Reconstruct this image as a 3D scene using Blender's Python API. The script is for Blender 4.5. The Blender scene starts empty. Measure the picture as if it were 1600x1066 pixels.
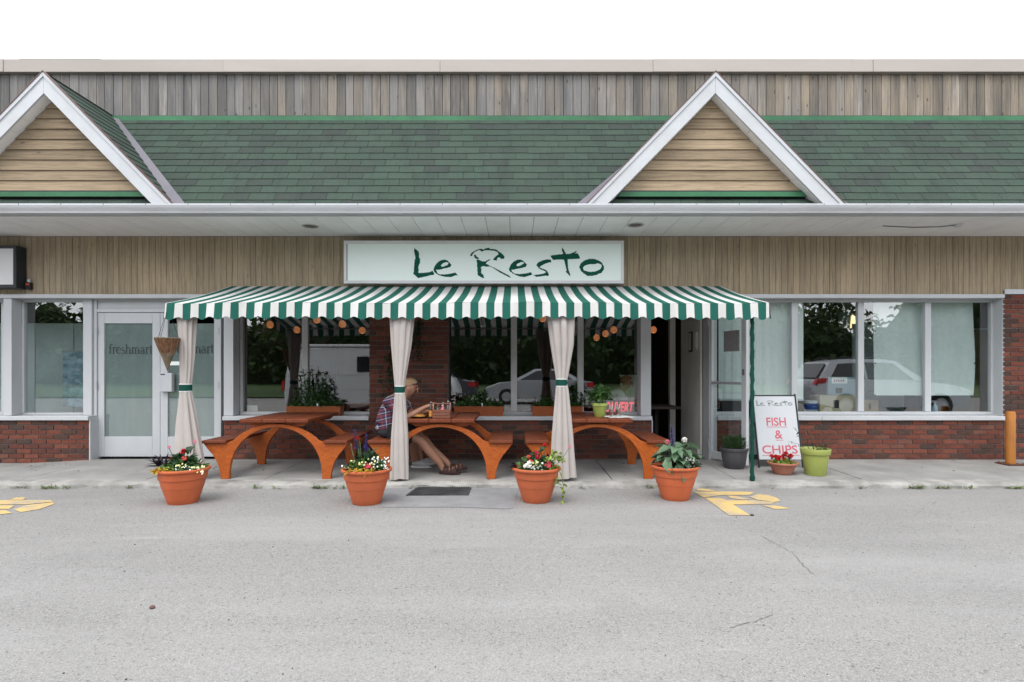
import bpy, bmesh, math, random
from mathutils import Vector, Matrix, Euler
R = math.radians
rng = random.Random(7)
sc = bpy.context.scene
COL = sc.collection

# ------------------------------------------------------------------ camera, sky, sun, exposure
F, CX, CY = 880.0, 804.0, 580.0          # focal length and vanishing point in pixels of the 1600 px photo
ZC = 1.2545
cam_d = bpy.data.cameras.new('camera')
cam = bpy.data.objects.new('camera', cam_d)
COL.objects.link(cam)
cam.location = (0, 0, ZC)
cam.rotation_euler = (R(90), 0, 0)
cam_d.sensor_width = 36
cam_d.lens = F / 1600 * 36
cam_d.shift_x = -(CX - 800) / 1600
cam_d.shift_y = (CY - 533) / 1600
cam_d.clip_start = 0.05
cam_d.clip_end = 600
sc.camera = cam

world = bpy.data.worlds.new('World')
sc.world = world
world.use_nodes = True
wt = world.node_tree
wt.nodes.clear()
w_out = wt.nodes.new('ShaderNodeOutputWorld')
w_bg = wt.nodes.new('ShaderNodeBackground')
w_sky = wt.nodes.new('ShaderNodeTexSky')
w_sky.sky_type = 'NISHITA'
w_sky.sun_disc = False
SUN_EL, SUN_AZ = R(58), R(205)
w_sky.sun_elevation = SUN_EL
w_sky.sun_rotation = SUN_AZ
w_tc = wt.nodes.new('ShaderNodeTexCoord')
w_map = wt.nodes.new('ShaderNodeMapping')
w_map.inputs['Scale'].default_value = (1.2, 1.2, 3.0)
w_noise = wt.nodes.new('ShaderNodeTexNoise')
w_noise.inputs['Scale'].default_value = 2.2
w_noise.inputs['Detail'].default_value = 6
w_ramp = wt.nodes.new('ShaderNodeValToRGB')
w_ramp.color_ramp.elements[0].position = 0.3
w_ramp.color_ramp.elements[0].color = (8.2, 8.7, 9.5, 1)
w_ramp.color_ramp.elements[1].position = 0.65
w_ramp.color_ramp.elements[1].color = (10.6, 10.6, 10.7, 1)
w_mix = wt.nodes.new('ShaderNodeMix')
w_mix.data_type = 'RGBA'
w_mix.inputs[0].default_value = 0.86
wt.links.new(w_tc.outputs['Generated'], w_map.inputs['Vector'])
wt.links.new(w_map.outputs['Vector'], w_noise.inputs['Vector'])
wt.links.new(w_noise.outputs['Fac'], w_ramp.inputs['Fac'])
wt.links.new(w_sky.outputs['Color'], w_mix.inputs[6])
wt.links.new(w_ramp.outputs['Color'], w_mix.inputs[7])
wt.links.new(w_mix.outputs[2], w_bg.inputs['Color'])
w_bg.inputs['Strength'].default_value = 0.13
wt.links.new(w_bg.outputs['Background'], w_out.inputs['Surface'])

sun_d = bpy.data.lights.new('sun', 'SUN')
sun_d.energy = 1.0
sun_d.angle = R(28)
sun_d.color = (1.0, 0.97, 0.92)
sun = bpy.data.objects.new('sun', sun_d)
COL.objects.link(sun)
sdir = Vector((math.sin(SUN_AZ) * math.cos(SUN_EL), math.cos(SUN_AZ) * math.cos(SUN_EL), math.sin(SUN_EL)))
sun.rotation_euler = sdir.to_track_quat('Z', 'Y').to_euler()
sun.location = (0, 0, 30)

sc.view_settings.view_transform = 'Standard'
sc.view_settings.look = 'None'
sc.view_settings.gamma = 1
sc.view_settings.use_curve_mapping = False
sc.view_settings.exposure = 1.0
sc.cycles.max_bounces = 8
sc.cycles.transparent_max_bounces = 16
sc.cycles.caustics_reflective = False
sc.cycles.caustics_refractive = False

# ------------------------------------------------------------------ helpers
def px(x, y, Y):
    return Vector(((x - CX) / F * Y, Y, ZC + (CY - y) / F * Y))
def PX(x, Y): return (x - CX) / F * Y
def PZ(y, Y): return ZC + (CY - y) / F * Y
YF, YG = 8.0, 8.18                       # brick face, glazing plane
def FX(x): return PX(x, YF)
def GX(x): return PX(x, YG)
def FZ(y): return PZ(y, YF)
def GZ(y): return PZ(y, YG)
def sstep(t):
    t = max(0, min(1, t)); return t * t * (3 - 2 * t)
def ramp(X): return 0.055 * sstep((-5.7 - X) / 1.4)
def zs(X, Y): return -0.018 * (8 - Y) - ramp(X)           # pavement
def za(X): return -0.088 - ramp(X) * 0.9                   # asphalt
def ground_pt(x, y, lift=0.004):                           # a point of the asphalt seen at a pixel
    z = -0.088
    for _ in range(4):
        Y = (ZC - z) * F / (y - CY)
        z = za(PX(x, Y))
    return Vector((PX(x, Y), Y, z + lift))

def tag(o, label=None, cat=None, group=None, kind=None):
    if label: o['label'] = label
    if cat: o['category'] = cat
    if group: o['group'] = group
    if kind: o['kind'] = kind
    return o
def link(o, parent=None, inv=False):
    COL.objects.link(o)
    if parent is not None:
        o.parent = parent
        if inv: o.matrix_parent_inverse = Matrix.Translation(-parent.location)
    return o
def empty(name, loc=(0, 0, 0), rz=0, label=None, cat=None, group=None):
    o = bpy.data.objects.new(name, None)
    o.empty_display_size = 0.1
    link(o)
    o.location = loc
    o.rotation_euler = (0, 0, rz)
    return tag(o, label, cat, group)
def inst(name, me, loc, parent=None, rot=(0, 0, 0), scale=(1, 1, 1)):
    o = bpy.data.objects.new(name, me)
    link(o, parent)
    o.location = loc; o.rotation_euler = rot; o.scale = scale
    return o
def copy_tree(o, parent=None):
    c = o.copy()
    COL.objects.link(c)
    if parent is not None: c.parent = parent
    for ch in list(o.children): copy_tree(ch, c)
    return c

class MB:
    def __init__(s):
        s.v, s.f, s.m = [], [], []
    def add(s, vs, fs, mi=0):
        b = len(s.v)
        s.v += [tuple(v) for v in vs]
        for f in fs:
            s.f.append([b + i for i in f]); s.m.append(mi)
        return s
    def box(s, x0, x1, y0, y1, z0, z1, mi=0):
        if x0 > x1: x0, x1 = x1, x0
        if y0 > y1: y0, y1 = y1, y0
        if z0 > z1: z0, z1 = z1, z0
        vs = [(x, y, z) for x in (x0, x1) for y in (y0, y1) for z in (z0, z1)]
        return s.add(vs, [(0, 1, 3, 2), (4, 6, 7, 5), (0, 4, 5, 1), (2, 3, 7, 6), (0, 2, 6, 4), (1, 5, 7, 3)], mi)
    def bbox(s, x0, x1, y0, y1, z0, z1, b=0.004, mi=0):
        """box with chamfered edges"""
        xs, ys, zz = (x0, x1), (y0, y1), (z0, z1)
        bm = bmesh.new()
        bmesh.ops.create_cube(bm, size=1)
        for v in bm.verts:
            v.co = Vector(((x0 + x1) / 2 + v.co.x * (x1 - x0), (y0 + y1) / 2 + v.co.y * (y1 - y0), (z0 + z1) / 2 + v.co.z * (z1 - z0)))
        bmesh.ops.bevel(bm, geom=bm.edges[:], offset=b, segments=1, affect='EDGES')
        s.bm(bm, mi)
        return s
    def bm(s, bm, mi=0, M=None):
        bm.verts.index_update()
        s.add([(M @ v.co if M else v.co) for v in bm.verts], [[v.index for v in f.verts] for f in bm.faces], mi)
        bm.free()
        return s
    def prism(s, pts, d0, d1, axis='y', mi=0):
        """polygon given in the two other axes, extruded along axis"""
        n = len(pts)
        def P(p, d):
            return {'y': (p[0], d, p[1]), 'x': (d, p[0], p[1]), 'z': (p[0], p[1], d)}[axis]
        vs = [P(p, d0) for p in pts] + [P(p, d1) for p in pts]
        fs = [tuple(range(n)), tuple(range(2 * n - 1, n - 1, -1))] + [(i, i + n, (i + 1) % n + n, (i + 1) % n) for i in range(n)]
        return s.add(vs, fs, mi)
    def tube(s, pts, r, n=8, mi=0, cap=True, taper=None):
        pts = [Vector(p) for p in pts]
        rs = r if isinstance(r, (list, tuple)) else [r] * len(pts)
        base = len(s.v)
        up = None
        for i, p in enumerate(pts):
            d = (pts[min(i + 1, len(pts) - 1)] - pts[max(i - 1, 0)])
            d = d.normalized() if d.length > 1e-9 else Vector((0, 0, 1))
            if up is None:
                up = Vector((0, 0, 1)) if abs(d.z) < 0.9 else Vector((1, 0, 0))
            a = d.cross(up)
            if a.length < 1e-6: a = d.orthogonal()
            a.normalize(); b = a.cross(d).normalized(); up = b
            for k in range(n):
                t = 2 * math.pi * k / n
                s.v.append(tuple(p + (a * math.cos(t) + b * math.sin(t)) * rs[i]))
        for i in range(len(pts) - 1):
            for k in range(n):
                q = [base + i * n + k, base + i * n + (k + 1) % n, base + (i + 1) * n + (k + 1) % n, base + (i + 1) * n + k]
                s.f.append(q); s.m.append(mi)
        if cap:
            s.f.append([base + k for k in range(n)][::-1]); s.m.append(mi)
            e = base + (len(pts) - 1) * n
            s.f.append([e + k for k in range(n)]); s.m.append(mi)
        return s
    def lathe(s, prof, n=32, c=(0, 0, 0), mi=0, wob=None):
        base = len(s.v)
        for i, (r, z) in enumerate(prof):
            for k in range(n):
                t = 2 * math.pi * k / n
                rr = r * (wob(i, t) if wob else 1)
                s.v.append((c[0] + rr * math.cos(t), c[1] + rr * math.sin(t), c[2] + z))
        for i in range(len(prof) - 1):
            for k in range(n):
                s.f.append([base + i * n + k, base + i * n + (k + 1) % n, base + (i + 1) * n + (k + 1) % n, base + (i + 1) * n + k]); s.m.append(mi)
        return s
    def ball(s, c, r, n=8, mi=0):
        rr = r if isinstance(r, (tuple, list)) else (r, r, r)
        h = max(4, n // 2 + 1)
        vs, fs = [], []
        for i in range(h + 1):
            a = math.pi * i / h
            for k in range(n):
                t = 2 * math.pi * k / n
                vs.append((c[0] + rr[0] * math.sin(a) * math.cos(t), c[1] + rr[1] * math.sin(a) * math.sin(t), c[2] + rr[2] * math.cos(a)))
        for i in range(h):
            for k in range(n):
                fs.append((i * n + k, (i + 1) * n + k, (i + 1) * n + (k + 1) % n, i * n + (k + 1) % n))
        return s.add(vs, fs, mi)
    def leaf(s, p, d, L, W, mi=0, droop=0.25, g=rng):
        p = Vector(p); d = Vector(d).normalized()
        side = d.cross(Vector((g.uniform(-.6, .6), g.uniform(-.6, .6), 1)))
        if side.length < 1e-3: side = Vector((1, 0, 0))
        side.normalize()
        nrm = side.cross(d).normalized()
        m1 = p + d * L * 0.4
        tip = p + d * L - nrm * L * droop
        l = m1 + side * W / 2 + nrm * W * 0.15
        r = m1 - side * W / 2 + nrm * W * 0.15
        m2 = p + d * L * 0.75 - nrm * L * droop * 0.4
        l2 = m2 + side * W * 0.33 + nrm * W * .1; r2 = m2 - side * W * 0.33 + nrm * W * .1
        return s.add([p, l, l2, tip, r2, r, m1, m2], [(0, 6, 1), (0, 5, 6), (1, 6, 7, 2), (6, 5, 4, 7), (2, 7, 3), (7, 4, 3)], mi)
    def mesh(s, name, mats, smooth=False):
        me = bpy.data.meshes.new(name)
        me.from_pydata(s.v, [], s.f)
        if not isinstance(mats, (list, tuple)): mats = [mats]
        for m in mats: me.materials.append(m)
        if len(mats) > 1: me.polygons.foreach_set('material_index', s.m)
        if smooth:
            me.polygons.foreach_set('use_smooth', [True] * len(me.polygons))
            if smooth != 'all': me.set_sharp_from_angle(angle=R(smooth if smooth is not True else 40))
        me.update()
        return me
    def build(s, name, mats, parent=None, inv=False, smooth=False, fix=True, loc=None):
        me = s.mesh(name, mats, smooth)
        if fix:
            bm = bmesh.new(); bm.from_mesh(me)
            bmesh.ops.recalc_face_normals(bm, faces=bm.faces[:])
            bm.to_mesh(me); bm.free()
        o = bpy.data.objects.new(name, me)
        link(o, parent, inv)
        if loc is not None: o.location = loc
        return o

def poly_mesh(name, loops, mat, extrude=0.0, jit=0.0, seg=0):
    """filled 2D polygon with holes (loops of (x, y)) in the local XY plane"""
    cu = bpy.data.curves.new(name, 'CURVE')
    cu.dimensions = '2D'; cu.fill_mode = 'BOTH'; cu.extrude = extrude
    g = random.Random(hash(name) % 1000 + len(loops))
    for lp in loops:
        pts = []
        for i, p in enumerate(lp):
            q = lp[(i + 1) % len(lp)]
            d = math.hypot(q[0] - p[0], q[1] - p[1])
            n = max(1, int(d / seg)) if seg else 1
            for k in range(n):
                t = k / n
                j = jit if k else jit * .4
                pts.append((p[0] + (q[0] - p[0]) * t + g.uniform(-j, j), p[1] + (q[1] - p[1]) * t + g.uniform(-j, j)))
        sp = cu.splines.new('POLY')
        sp.points.add(len(pts) - 1)
        for i, p in enumerate(pts): sp.points[i].co = (p[0], p[1], 0, 1)
        sp.use_cyclic_u = True
    return curve_to_mesh(name, cu, mat)
def curve_to_mesh(name, cu, mat):
    t = bpy.data.objects.new('tmp_curve', cu)
    COL.objects.link(t)
    bpy.context.view_layer.update()
    dg = bpy.context.evaluated_depsgraph_get()
    me = bpy.data.meshes.new_from_object(t.evaluated_get(dg))
    bpy.data.objects.remove(t)
    bpy.data.curves.remove(cu)
    me.name = name
    me.materials.clear(); me.materials.append(mat)
    return me
def text_mesh(name, body, size, mat, extrude=0.0, shear=0.0, bold=0.0, space=1.0):
    cu = bpy.data.curves.new(name, 'FONT')
    cu.body = body; cu.size = size; cu.extrude = extrude; cu.shear = shear; cu.offset = bold
    cu.align_x = 'CENTER'; cu.align_y = 'CENTER'; cu.space_character = space
    cu.resolution_u = 4
    return curve_to_mesh(name, cu, mat)

# ------------------------------------------------------------------ materials
def S(r, g, b, k=1.0):
    f = lambda c: (c / 255 / 12.92 if c / 255 <= .04045 else ((c / 255 + .055) / 1.055) ** 2.4) * k
    return (f(r), f(g), f(b))
def new_mat(name):
    m = bpy.data.materials.new(name); m.use_nodes = True
    nt = m.node_tree; nt.nodes.clear()
    out = nt.nodes.new('ShaderNodeOutputMaterial')
    bs = nt.nodes.new('ShaderNodeBsdfPrincipled')
    nt.links.new(bs.outputs[0], out.inputs['Surface'])
    return m, nt, bs, out
def nd(nt, t, ins=None, **props):
    n = nt.nodes.new(t)
    for k, v in props.items(): setattr(n, k, v)
    for k, v in (ins or {}).items():
        if hasattr(v, 'is_output') or isinstance(v, bpy.types.NodeSocket): nt.links.new(v, n.inputs[k])
        else: n.inputs[k].default_value = v
    return n
def c4(c): return (c[0], c[1], c[2], 1)
def mixc(nt, fac, a, b, mode='MIX'):
    n = nt.nodes.new('ShaderNodeMix'); n.data_type = 'RGBA'; n.blend_type = mode
    for i, v in ((0, fac), (6, a), (7, b)):
        if isinstance(v, bpy.types.NodeSocket): nt.links.new(v, n.inputs[i])
        elif i == 0: n.inputs[0].default_value = v
        else: n.inputs[i].default_value = c4(v)
    return n.outputs[2]
def rampn(nt, fac, stops, interp='LINEAR'):
    n = nt.nodes.new('ShaderNodeValToRGB')
    cr = n.color_ramp; cr.interpolation = interp
    while len(cr.elements) < len(stops): cr.elements.new(0.5)
    for e, (p, c) in zip(cr.elements, stops):
        e.position = p; e.color = c4(c) if not isinstance(c, (int, float)) else (c, c, c, 1)
    nt.links.new(fac, n.inputs[0])
    return n.outputs[0]
def mathn(nt, op, a, b=0.0, clamp=False):
    n = nt.nodes.new('ShaderNodeMath'); n.operation = op; n.use_clamp = clamp
    for i, v in ((0, a), (1, b)):
        if isinstance(v, bpy.types.NodeSocket): nt.links.new(v, n.inputs[i])
        else: n.inputs[i].default_value = v
    return n.outputs[0]
def pos(nt, scale=(1, 1, 1), space='world', rand=0.0):
    """texture position, optionally shifted per object"""
    src = nd(nt, 'ShaderNodeNewGeometry').outputs['Position'] if space == 'world' else nd(nt, 'ShaderNodeTexCoord').outputs['Object']
    if rand:
        oi = nd(nt, 'ShaderNodeObjectInfo').outputs['Random']
        off = nd(nt, 'ShaderNodeCombineXYZ', {0: mathn(nt, 'MULTIPLY', oi, rand), 1: mathn(nt, 'MULTIPLY', oi, rand * 1.7), 2: mathn(nt, 'MULTIPLY', oi, rand * 2.3)}).outputs[0]
        src = nd(nt, 'ShaderNodeVectorMath', {0: src, 1: off}, operation='ADD').outputs[0]
    return nd(nt, 'ShaderNodeMapping', {'Vector': src, 'Scale': scale}).outputs[0]
def noise(nt, vec, scale, detail=4, rough=.55, dist=0.0):
    return nd(nt, 'ShaderNodeTexNoise', {'Vector': vec, 'Scale': scale, 'Detail': detail, 'Roughness': rough, 'Distortion': dist}).outputs['Fac']
def obj_rand(nt):
    a = nd(nt, 'ShaderNodeObjectInfo').outputs['Random']
    b = nd(nt, 'ShaderNodeNewGeometry').outputs['Random Per Island']
    return mathn(nt, 'FRACT', mathn(nt, 'ADD', a, b))
def bump(nt, bs, h, strength=.3, dist=.01):
    b = nd(nt, 'ShaderNodeBump', {'Height': h, 'Strength': strength, 'Distance': dist})
    nt.links.new(b.outputs[0], bs.inputs['Normal'])

def plain(name, col, rough=.6, var=.12, scale=6, stretch=(1, 1, 1), rnd=0.0, bmp=0.0, bscale=None, metal=0.0, dirt=None, dirt_amt=0.0, coat=0.0, space='world', spec=.4, prand=0.0):
    m, nt, bs, out = new_mat(name)
    v = pos(nt, stretch, space, prand)
    n1 = noise(nt, v, scale, 6, .6)
    f = rampn(nt, n1, [(.3, 0.0), (.7, 1.0)])
    c = mixc(nt, f, tuple(x * (1 - var) for x in col), tuple(min(1, x * (1 + var)) for x in col))
    if dirt_amt:
        n2 = noise(nt, v, scale * .37 + 1.3, 8, .7)
        c = mixc(nt, mathn(nt, 'MULTIPLY', rampn(nt, n2, [(.45, 0.0), (.75, 1.0)]), dirt_amt), c, dirt or (.08, .07, .06))
    if rnd:
        k = mathn(nt, 'ADD', mathn(nt, 'MULTIPLY', obj_rand(nt), 2 * rnd), 1 - rnd)
        c = mixc(nt, 1.0, c, nd(nt, 'ShaderNodeCombineColor', {0: k, 1: k, 2: k}).outputs[0], 'MULTIPLY')
    nt.links.new(c, bs.inputs['Base Color'])
    bs.inputs['Roughness'].default_value = rough
    bs.inputs['Metallic'].default_value = metal
    bs.inputs['Specular IOR Level'].default_value = spec
    if coat: bs.inputs['Coat Weight'].default_value = coat
    if bmp: bump(nt, bs, noise(nt, v, bscale or scale * 8, 5, .6), bmp, .01)
    return m
M = {}
def leafm(name, col, var=.35):
    m, nt, bs, out = new_mat(name)
    isl = obj_rand(nt)
    c = rampn(nt, isl, [(0, tuple(x * (1 - var) for x in col)), (.6, col), (1, tuple(x * (1 + var * 1.2) for x in col))])
    nt.links.new(c, bs.inputs['Base Color'])
    bs.inputs['Roughness'].default_value = .55
    tr = nd(nt, 'ShaderNodeBsdfTranslucent')
    nt.links.new(c, tr.inputs['Color'])
    mx = nd(nt, 'ShaderNodeMixShader', {0: .3})
    nt.links.new(bs.outputs[0], mx.inputs[1]); nt.links.new(tr.outputs[0], mx.inputs[2])
    nt.links.new(mx.outputs[0], out.inputs['Surface'])
    return m
def cloth(name, col, trans=.3, var=.06, dirt_amt=0.15, weave=900):
    m, nt, bs, out = new_mat(name)
    v = pos(nt, (1, 1, .35))
    f = noise(nt, v, 5, 6, .65)
    c = mixc(nt, rampn(nt, f, [(.3, 0.0), (.7, 1.0)]), tuple(x * (1 - var) for x in col), tuple(x * (1 + var) for x in col))
    c = mixc(nt, mathn(nt, 'MULTIPLY', rampn(nt, noise(nt, v, 2.1, 8, .7), [(.5, 0.0), (.8, 1.0)]), dirt_amt), c, tuple(x * .45 for x in col))
    nt.links.new(c, bs.inputs['Base Color'])
    bs.inputs['Roughness'].default_value = .85
    bs.inputs['Specular IOR Level'].default_value = .2
    wr = noise(nt, pos(nt, (1, 1, .55)), 11, 5, .6, .8)
    bump(nt, bs, mathn(nt, 'ADD', mathn(nt, 'MULTIPLY', noise(nt, pos(nt), weave, 2), .06), wr), .35, .012)
    tr = nd(nt, 'ShaderNodeBsdfTranslucent')
    nt.links.new(c, tr.inputs['Color'])
    mx = nd(nt, 'ShaderNodeMixShader', {0: trans})
    nt.links.new(bs.outputs[0], mx.inputs[1]); nt.links.new(tr.outputs[0], mx.inputs[2])
    nt.links.new(mx.outputs[0], out.inputs['Surface'])
    return m
def board_mat(name, grey, tan, mixlo, mixhi, knots=.8, stretch=(14, 14, .7), kstretch=(9, 9, 4), rv=.5, streak=0.0):
    """weathered sawn timber: long grain, knots, each board its own tone, silvering more towards the left end"""
    m, nt, bs, out = new_mat(name)
    r = obj_rand(nt)
    v = pos(nt, stretch, 'world', 13.0)
    gr = noise(nt, v, 3.0, 8, .65, .4)
    fine = noise(nt, v, 14, 4, .6)
    px_ = nd(nt, 'ShaderNodeSeparateXYZ', {0: nd(nt, 'ShaderNodeNewGeometry').outputs['Position']}).outputs[0]
    t = nd(nt, 'ShaderNodeMapRange', {0: px_, 1: -7.0, 2: 7.0, 3: mixlo, 4: mixhi}).outputs[0]
    t = mathn(nt, 'ADD', t, mathn(nt, 'MULTIPLY', mathn(nt, 'SUBTRACT', r, .5), rv * 1.4))
    big = noise(nt, pos(nt, (.8, .8, .8)), 1.1, 3)
    t = mathn(nt, 'ADD', t, mathn(nt, 'MULTIPLY', mathn(nt, 'SUBTRACT', big, .5), 1.6), True)
    c = mixc(nt, t, grey, tan)
    c = mixc(nt, rampn(nt, gr, [(.28, 0.0), (.55, 1.0)]), tuple(x * .62 for x in grey), c)
    c = mixc(nt, mathn(nt, 'MULTIPLY', rampn(nt, fine, [(.35, 1.0), (.6, 0.0)]), .35), c, tuple(x * .45 for x in tan))
    if streak:
        sk = noise(nt, pos(nt, (4.5, 4.5, .35)), 1.0, 6, .7)
        c = mixc(nt, mathn(nt, 'MULTIPLY', rampn(nt, sk, [(.47, 0.0), (.68, 1.0)]), streak), c, (.075, .074, .078))
        s2 = noise(nt, pos(nt, (7, 7, .6)), 1.3, 6, .7)
        c = mixc(nt, mathn(nt, 'MULTIPLY', rampn(nt, s2, [(.55, 0.0), (.75, 1.0)]), streak * .8), c, (.42, .38, .33))
    kv = nd(nt, 'ShaderNodeTexVoronoi', {'Vector': pos(nt, kstretch, 'world', 31.0), 'Scale': .9, 'Randomness': 1.0}).outputs['Distance']
    kn = rampn(nt, kv, [(.05, 1.0), (.12, 0.0)])
    c = mixc(nt, mathn(nt, 'MULTIPLY', kn, knots), c, (.05, .04, .03))
    k = mathn(nt, 'ADD', mathn(nt, 'MULTIPLY', nd(nt, 'ShaderNodeObjectInfo').outputs['Random'], rv), 1 - rv / 2)
    c = mixc(nt, 1.0, c, nd(nt, 'ShaderNodeCombineColor', {0: k, 1: k, 2: k}).outputs[0], 'MULTIPLY')
    nt.links.new(c, bs.inputs['Base Color'])
    bs.inputs['Roughness'].default_value = .85
    bs.inputs['Specular IOR Level'].default_value = .25
    bump(nt, bs, gr, .35, .006)
    return m
# --- asphalt
def asphalt_mat():
    m, nt, bs, out = new_mat('asphalt')
    v = pos(nt)
    big = noise(nt, v, .38, 6, .62)
    mid = noise(nt, pos(nt, (1, 2.2, 1)), 3.0, 6, .65)
    c = mixc(nt, rampn(nt, big, [(.3, 0.0), (.7, 1.0)]), (.208, .202, .194), (.294, .283, .268))
    c = mixc(nt, mathn(nt, 'MULTIPLY', rampn(nt, mid, [(.35, 1.0), (.6, 0.0)]), .28), c, (.22, .214, .208))
    vo = nd(nt, 'ShaderNodeTexVoronoi', {'Vector': v, 'Scale': 190.0})
    st = rampn(nt, nd(nt, 'ShaderNodeSeparateColor', {0: vo.outputs['Color']}).outputs[0], [(0, (.125, .121, .116)), (.35, (.22, .214, .206)), (.8, (.292, .283, .272)), (.96, (.40, .39, .375)), (1, (.45, .44, .42))])
    c = mixc(nt, .5, c, st)
    vd = rampn(nt, vo.outputs['Distance'], [(.45, 0.0), (.8, 1.0)])
    c = mixc(nt, mathn(nt, 'MULTIPLY', vd, .42), c, (.15, .147, .143))
    pits = rampn(nt, noise(nt, v, 62, 3, .6), [(.605, 0.0), (.66, 1.0)])
    c = mixc(nt, mathn(nt, 'MULTIPLY', pits, .6), c, (.055, .053, .05))
    ln = noise(nt, pos(nt, (.16, .9, 1)), 1.6, 6, .6)
    c = mixc(nt, mathn(nt, 'MULTIPLY', rampn(nt, ln, [(.45, 0.0), (.7, 1.0)]), .32), c, (.345, .336, .325))
    dk = noise(nt, pos(nt, (.5, .8, 1)), 1.1, 7, .68)
    c = mixc(nt, mathn(nt, 'MULTIPLY', rampn(nt, dk, [(.56, 0.0), (.72, 1.0)]), .32), c, (.13, .127, .124))
    scr = rampn(nt, noise(nt, pos(nt, (.35, 5, 1)), 2.4, 7, .7), [(.62, 0.0), (.74, 1.0)])
    c = mixc(nt, mathn(nt, 'MULTIPLY', scr, .45), c, (.40, .39, .38))
    nt.links.new(c, bs.inputs['Base Color'])
    bs.inputs['Roughness'].default_value = .9
    bs.inputs['Specular IOR Level'].default_value = .25
    h = mathn(nt, 'SUBTRACT', nd(nt, 'ShaderNodeSeparateColor', {0: vo.outputs['Color']}).outputs[0], vd)
    bump(nt, bs, h, .3, .003)
    return m
M['asphalt'] = asphalt_mat()
M['patch'] = plain('patch_asphalt', (.20, .20, .203), .9, .14, 5, dirt=(.30, .295, .29), dirt_amt=.35, bmp=.2, bscale=160)
M['concrete'] = plain('concrete', (.27, .262, .25), .9, .16, 1.6, dirt=(.12, .115, .105), dirt_amt=.55, bmp=.25, bscale=70, rnd=.06)
M['kerb'] = plain('kerb_concrete', (.29, .28, .262), .92, .3, 3.5, dirt=(.11, .105, .09), dirt_amt=.85, bmp=.6, bscale=30)
M['mortar'] = plain('mortar', (.15, .125, .11), .95, .25, 8, bmp=.3, bscale=80)
M['white'] = plain('white_trim', (.50, .515, .53), .5, .05, 2.2, dirt=(.36, .36, .34), dirt_amt=.3, stretch=(1, 1, .4))
M['gutter'] = plain('gutter_white', (.54, .55, .575), .35, .07, 1.4, dirt=(.30, .28, .26), dirt_amt=.5, stretch=(.5, 1, 3))
M['soffit'] = plain('soffit_white', (.80, .795, .785), .55, .06, 1.2, dirt=(.4, .39, .37), dirt_amt=.2)
M['cap'] = plain('cap_metal', (.37, .33, .30), .5, .07, .9, stretch=(.6, 1, 2.5), dirt=(.36, .31, .27), dirt_amt=.5, rnd=.03)
M['alu'] = plain('aluminium', (.40, .41, .42), .4, .06, 3, metal=.35)
M['mullion'] = plain('mullion_paint', (.44, .445, .45), .45, .06, 3, dirt=(.25, .25, .24), dirt_amt=.3)
M['greenflash'] = plain('green_flashing', (.030, .145, .060), .5, .25, 2.5, dirt=(.015, .06, .035), dirt_amt=.6, stretch=(.6, 1, 1))
M['valley'] = plain('valley_metal', (.105, .098, .118), .45, .12, 2, dirt=(.18, .16, .17), dirt_amt=.4)
M['drip'] = plain('drip_edge', (.12, .06, .055), .6, .2, 3)
M['dark'] = plain('dark_metal', (.018, .022, .026), .5, .2, 3)
M['black'] = plain('black_plastic', (.012, .012, .013), .55, .2, 4)
M['roofdeck'] = plain('roof_felt', (.03, .04, .035), .95, .2, 4)
M['bargewood'] = plain('bargeboard_paint', (.50, .515, .535), .5, .04, 1.5, dirt=(.36, .35, .33), dirt_amt=.45)
def shingle_mat():
    m, nt, bs, out = new_mat('shingle')
    r = obj_rand(nt)
    c = rampn(nt, r, [(0, (.045, .069, .053)), (.28, (.041, .063, .049)), (.46, (.049, .075, .058)), (.68, (.041, .056, .047)), (.8, (.041, .051, .046)), (.92, (.040, .046, .045))], 'CONSTANT')
    v = pos(nt)
    gran = noise(nt, v, 130, 2, .5)
    c = mixc(nt, rampn(nt, gran, [(.35, 0.0), (.65, 1.0)]), mixc(nt, .45, c, (.02, .03, .024)), mixc(nt, .16, c, (.15, .2, .16)))
    bl = noise(nt, pos(nt, (1.2, 1, 1)), 1.3, 5, .6)
    c = mixc(nt, mathn(nt, 'MULTIPLY', rampn(nt, bl, [(.4, 0.0), (.75, 1.0)]), .3), c, (.062, .072, .064))
    st_ = noise(nt, pos(nt, (2.6, 1, .5)), 2.0, 5, .6)
    c = mixc(nt, mathn(nt, 'MULTIPLY', rampn(nt, st_, [(.5, 0.0), (.72, 1.0)]), .45), c, (.034, .038, .037))
    nt.links.new(c, bs.inputs['Base Color'])
    bs.inputs['Roughness'].default_value = .95
    bs.inputs['Specular IOR Level'].default_value = .15
    bump(nt, bs, gran, .4, .003)
    return m
M['shingle'] = shingle_mat()
def brick_mat():
    m, nt, bs, out = new_mat('brick')
    r = obj_rand(nt)
    c = rampn(nt, r, [(0, (.175, .049, .031)), (.16, (.135, .040, .027)), (.32, (.20, .062, .039)), (.46, (.115, .038, .028)), (.58, (.075, .041, .032)), (.70, (.155, .048, .032)), (.79, (.058, .040, .034)), (.91, (.17, .068, .048))], 'CONSTANT')
    v = pos(nt, (1, 1, 1), 'world', 3.0)
    n = noise(nt, v, 16, 6, .65)
    c = mixc(nt, rampn(nt, n, [(.3, 0.0), (.7, 1.0)]), mixc(nt, .35, c, (.03, .02, .017)), mixc(nt, .10, c, (.3, .13, .09)))
    w = noise(nt, pos(nt, (1.6, 1, 1.1)), 1.0, 6, .65)
    c = mixc(nt, mathn(nt, 'MULTIPLY', rampn(nt, w, [(.62, 0.0), (.80, 1.0)]), .35), c, (.34, .25, .23))
    nt.links.new(c, bs.inputs['Base Color'])
    bs.inputs['Roughness'].default_value = .85
    bs.inputs['Specular IOR Level'].default_value = .25
    bump(nt, bs, n, .4, .006)
    return m
M['brick'] = brick_mat()
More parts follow.
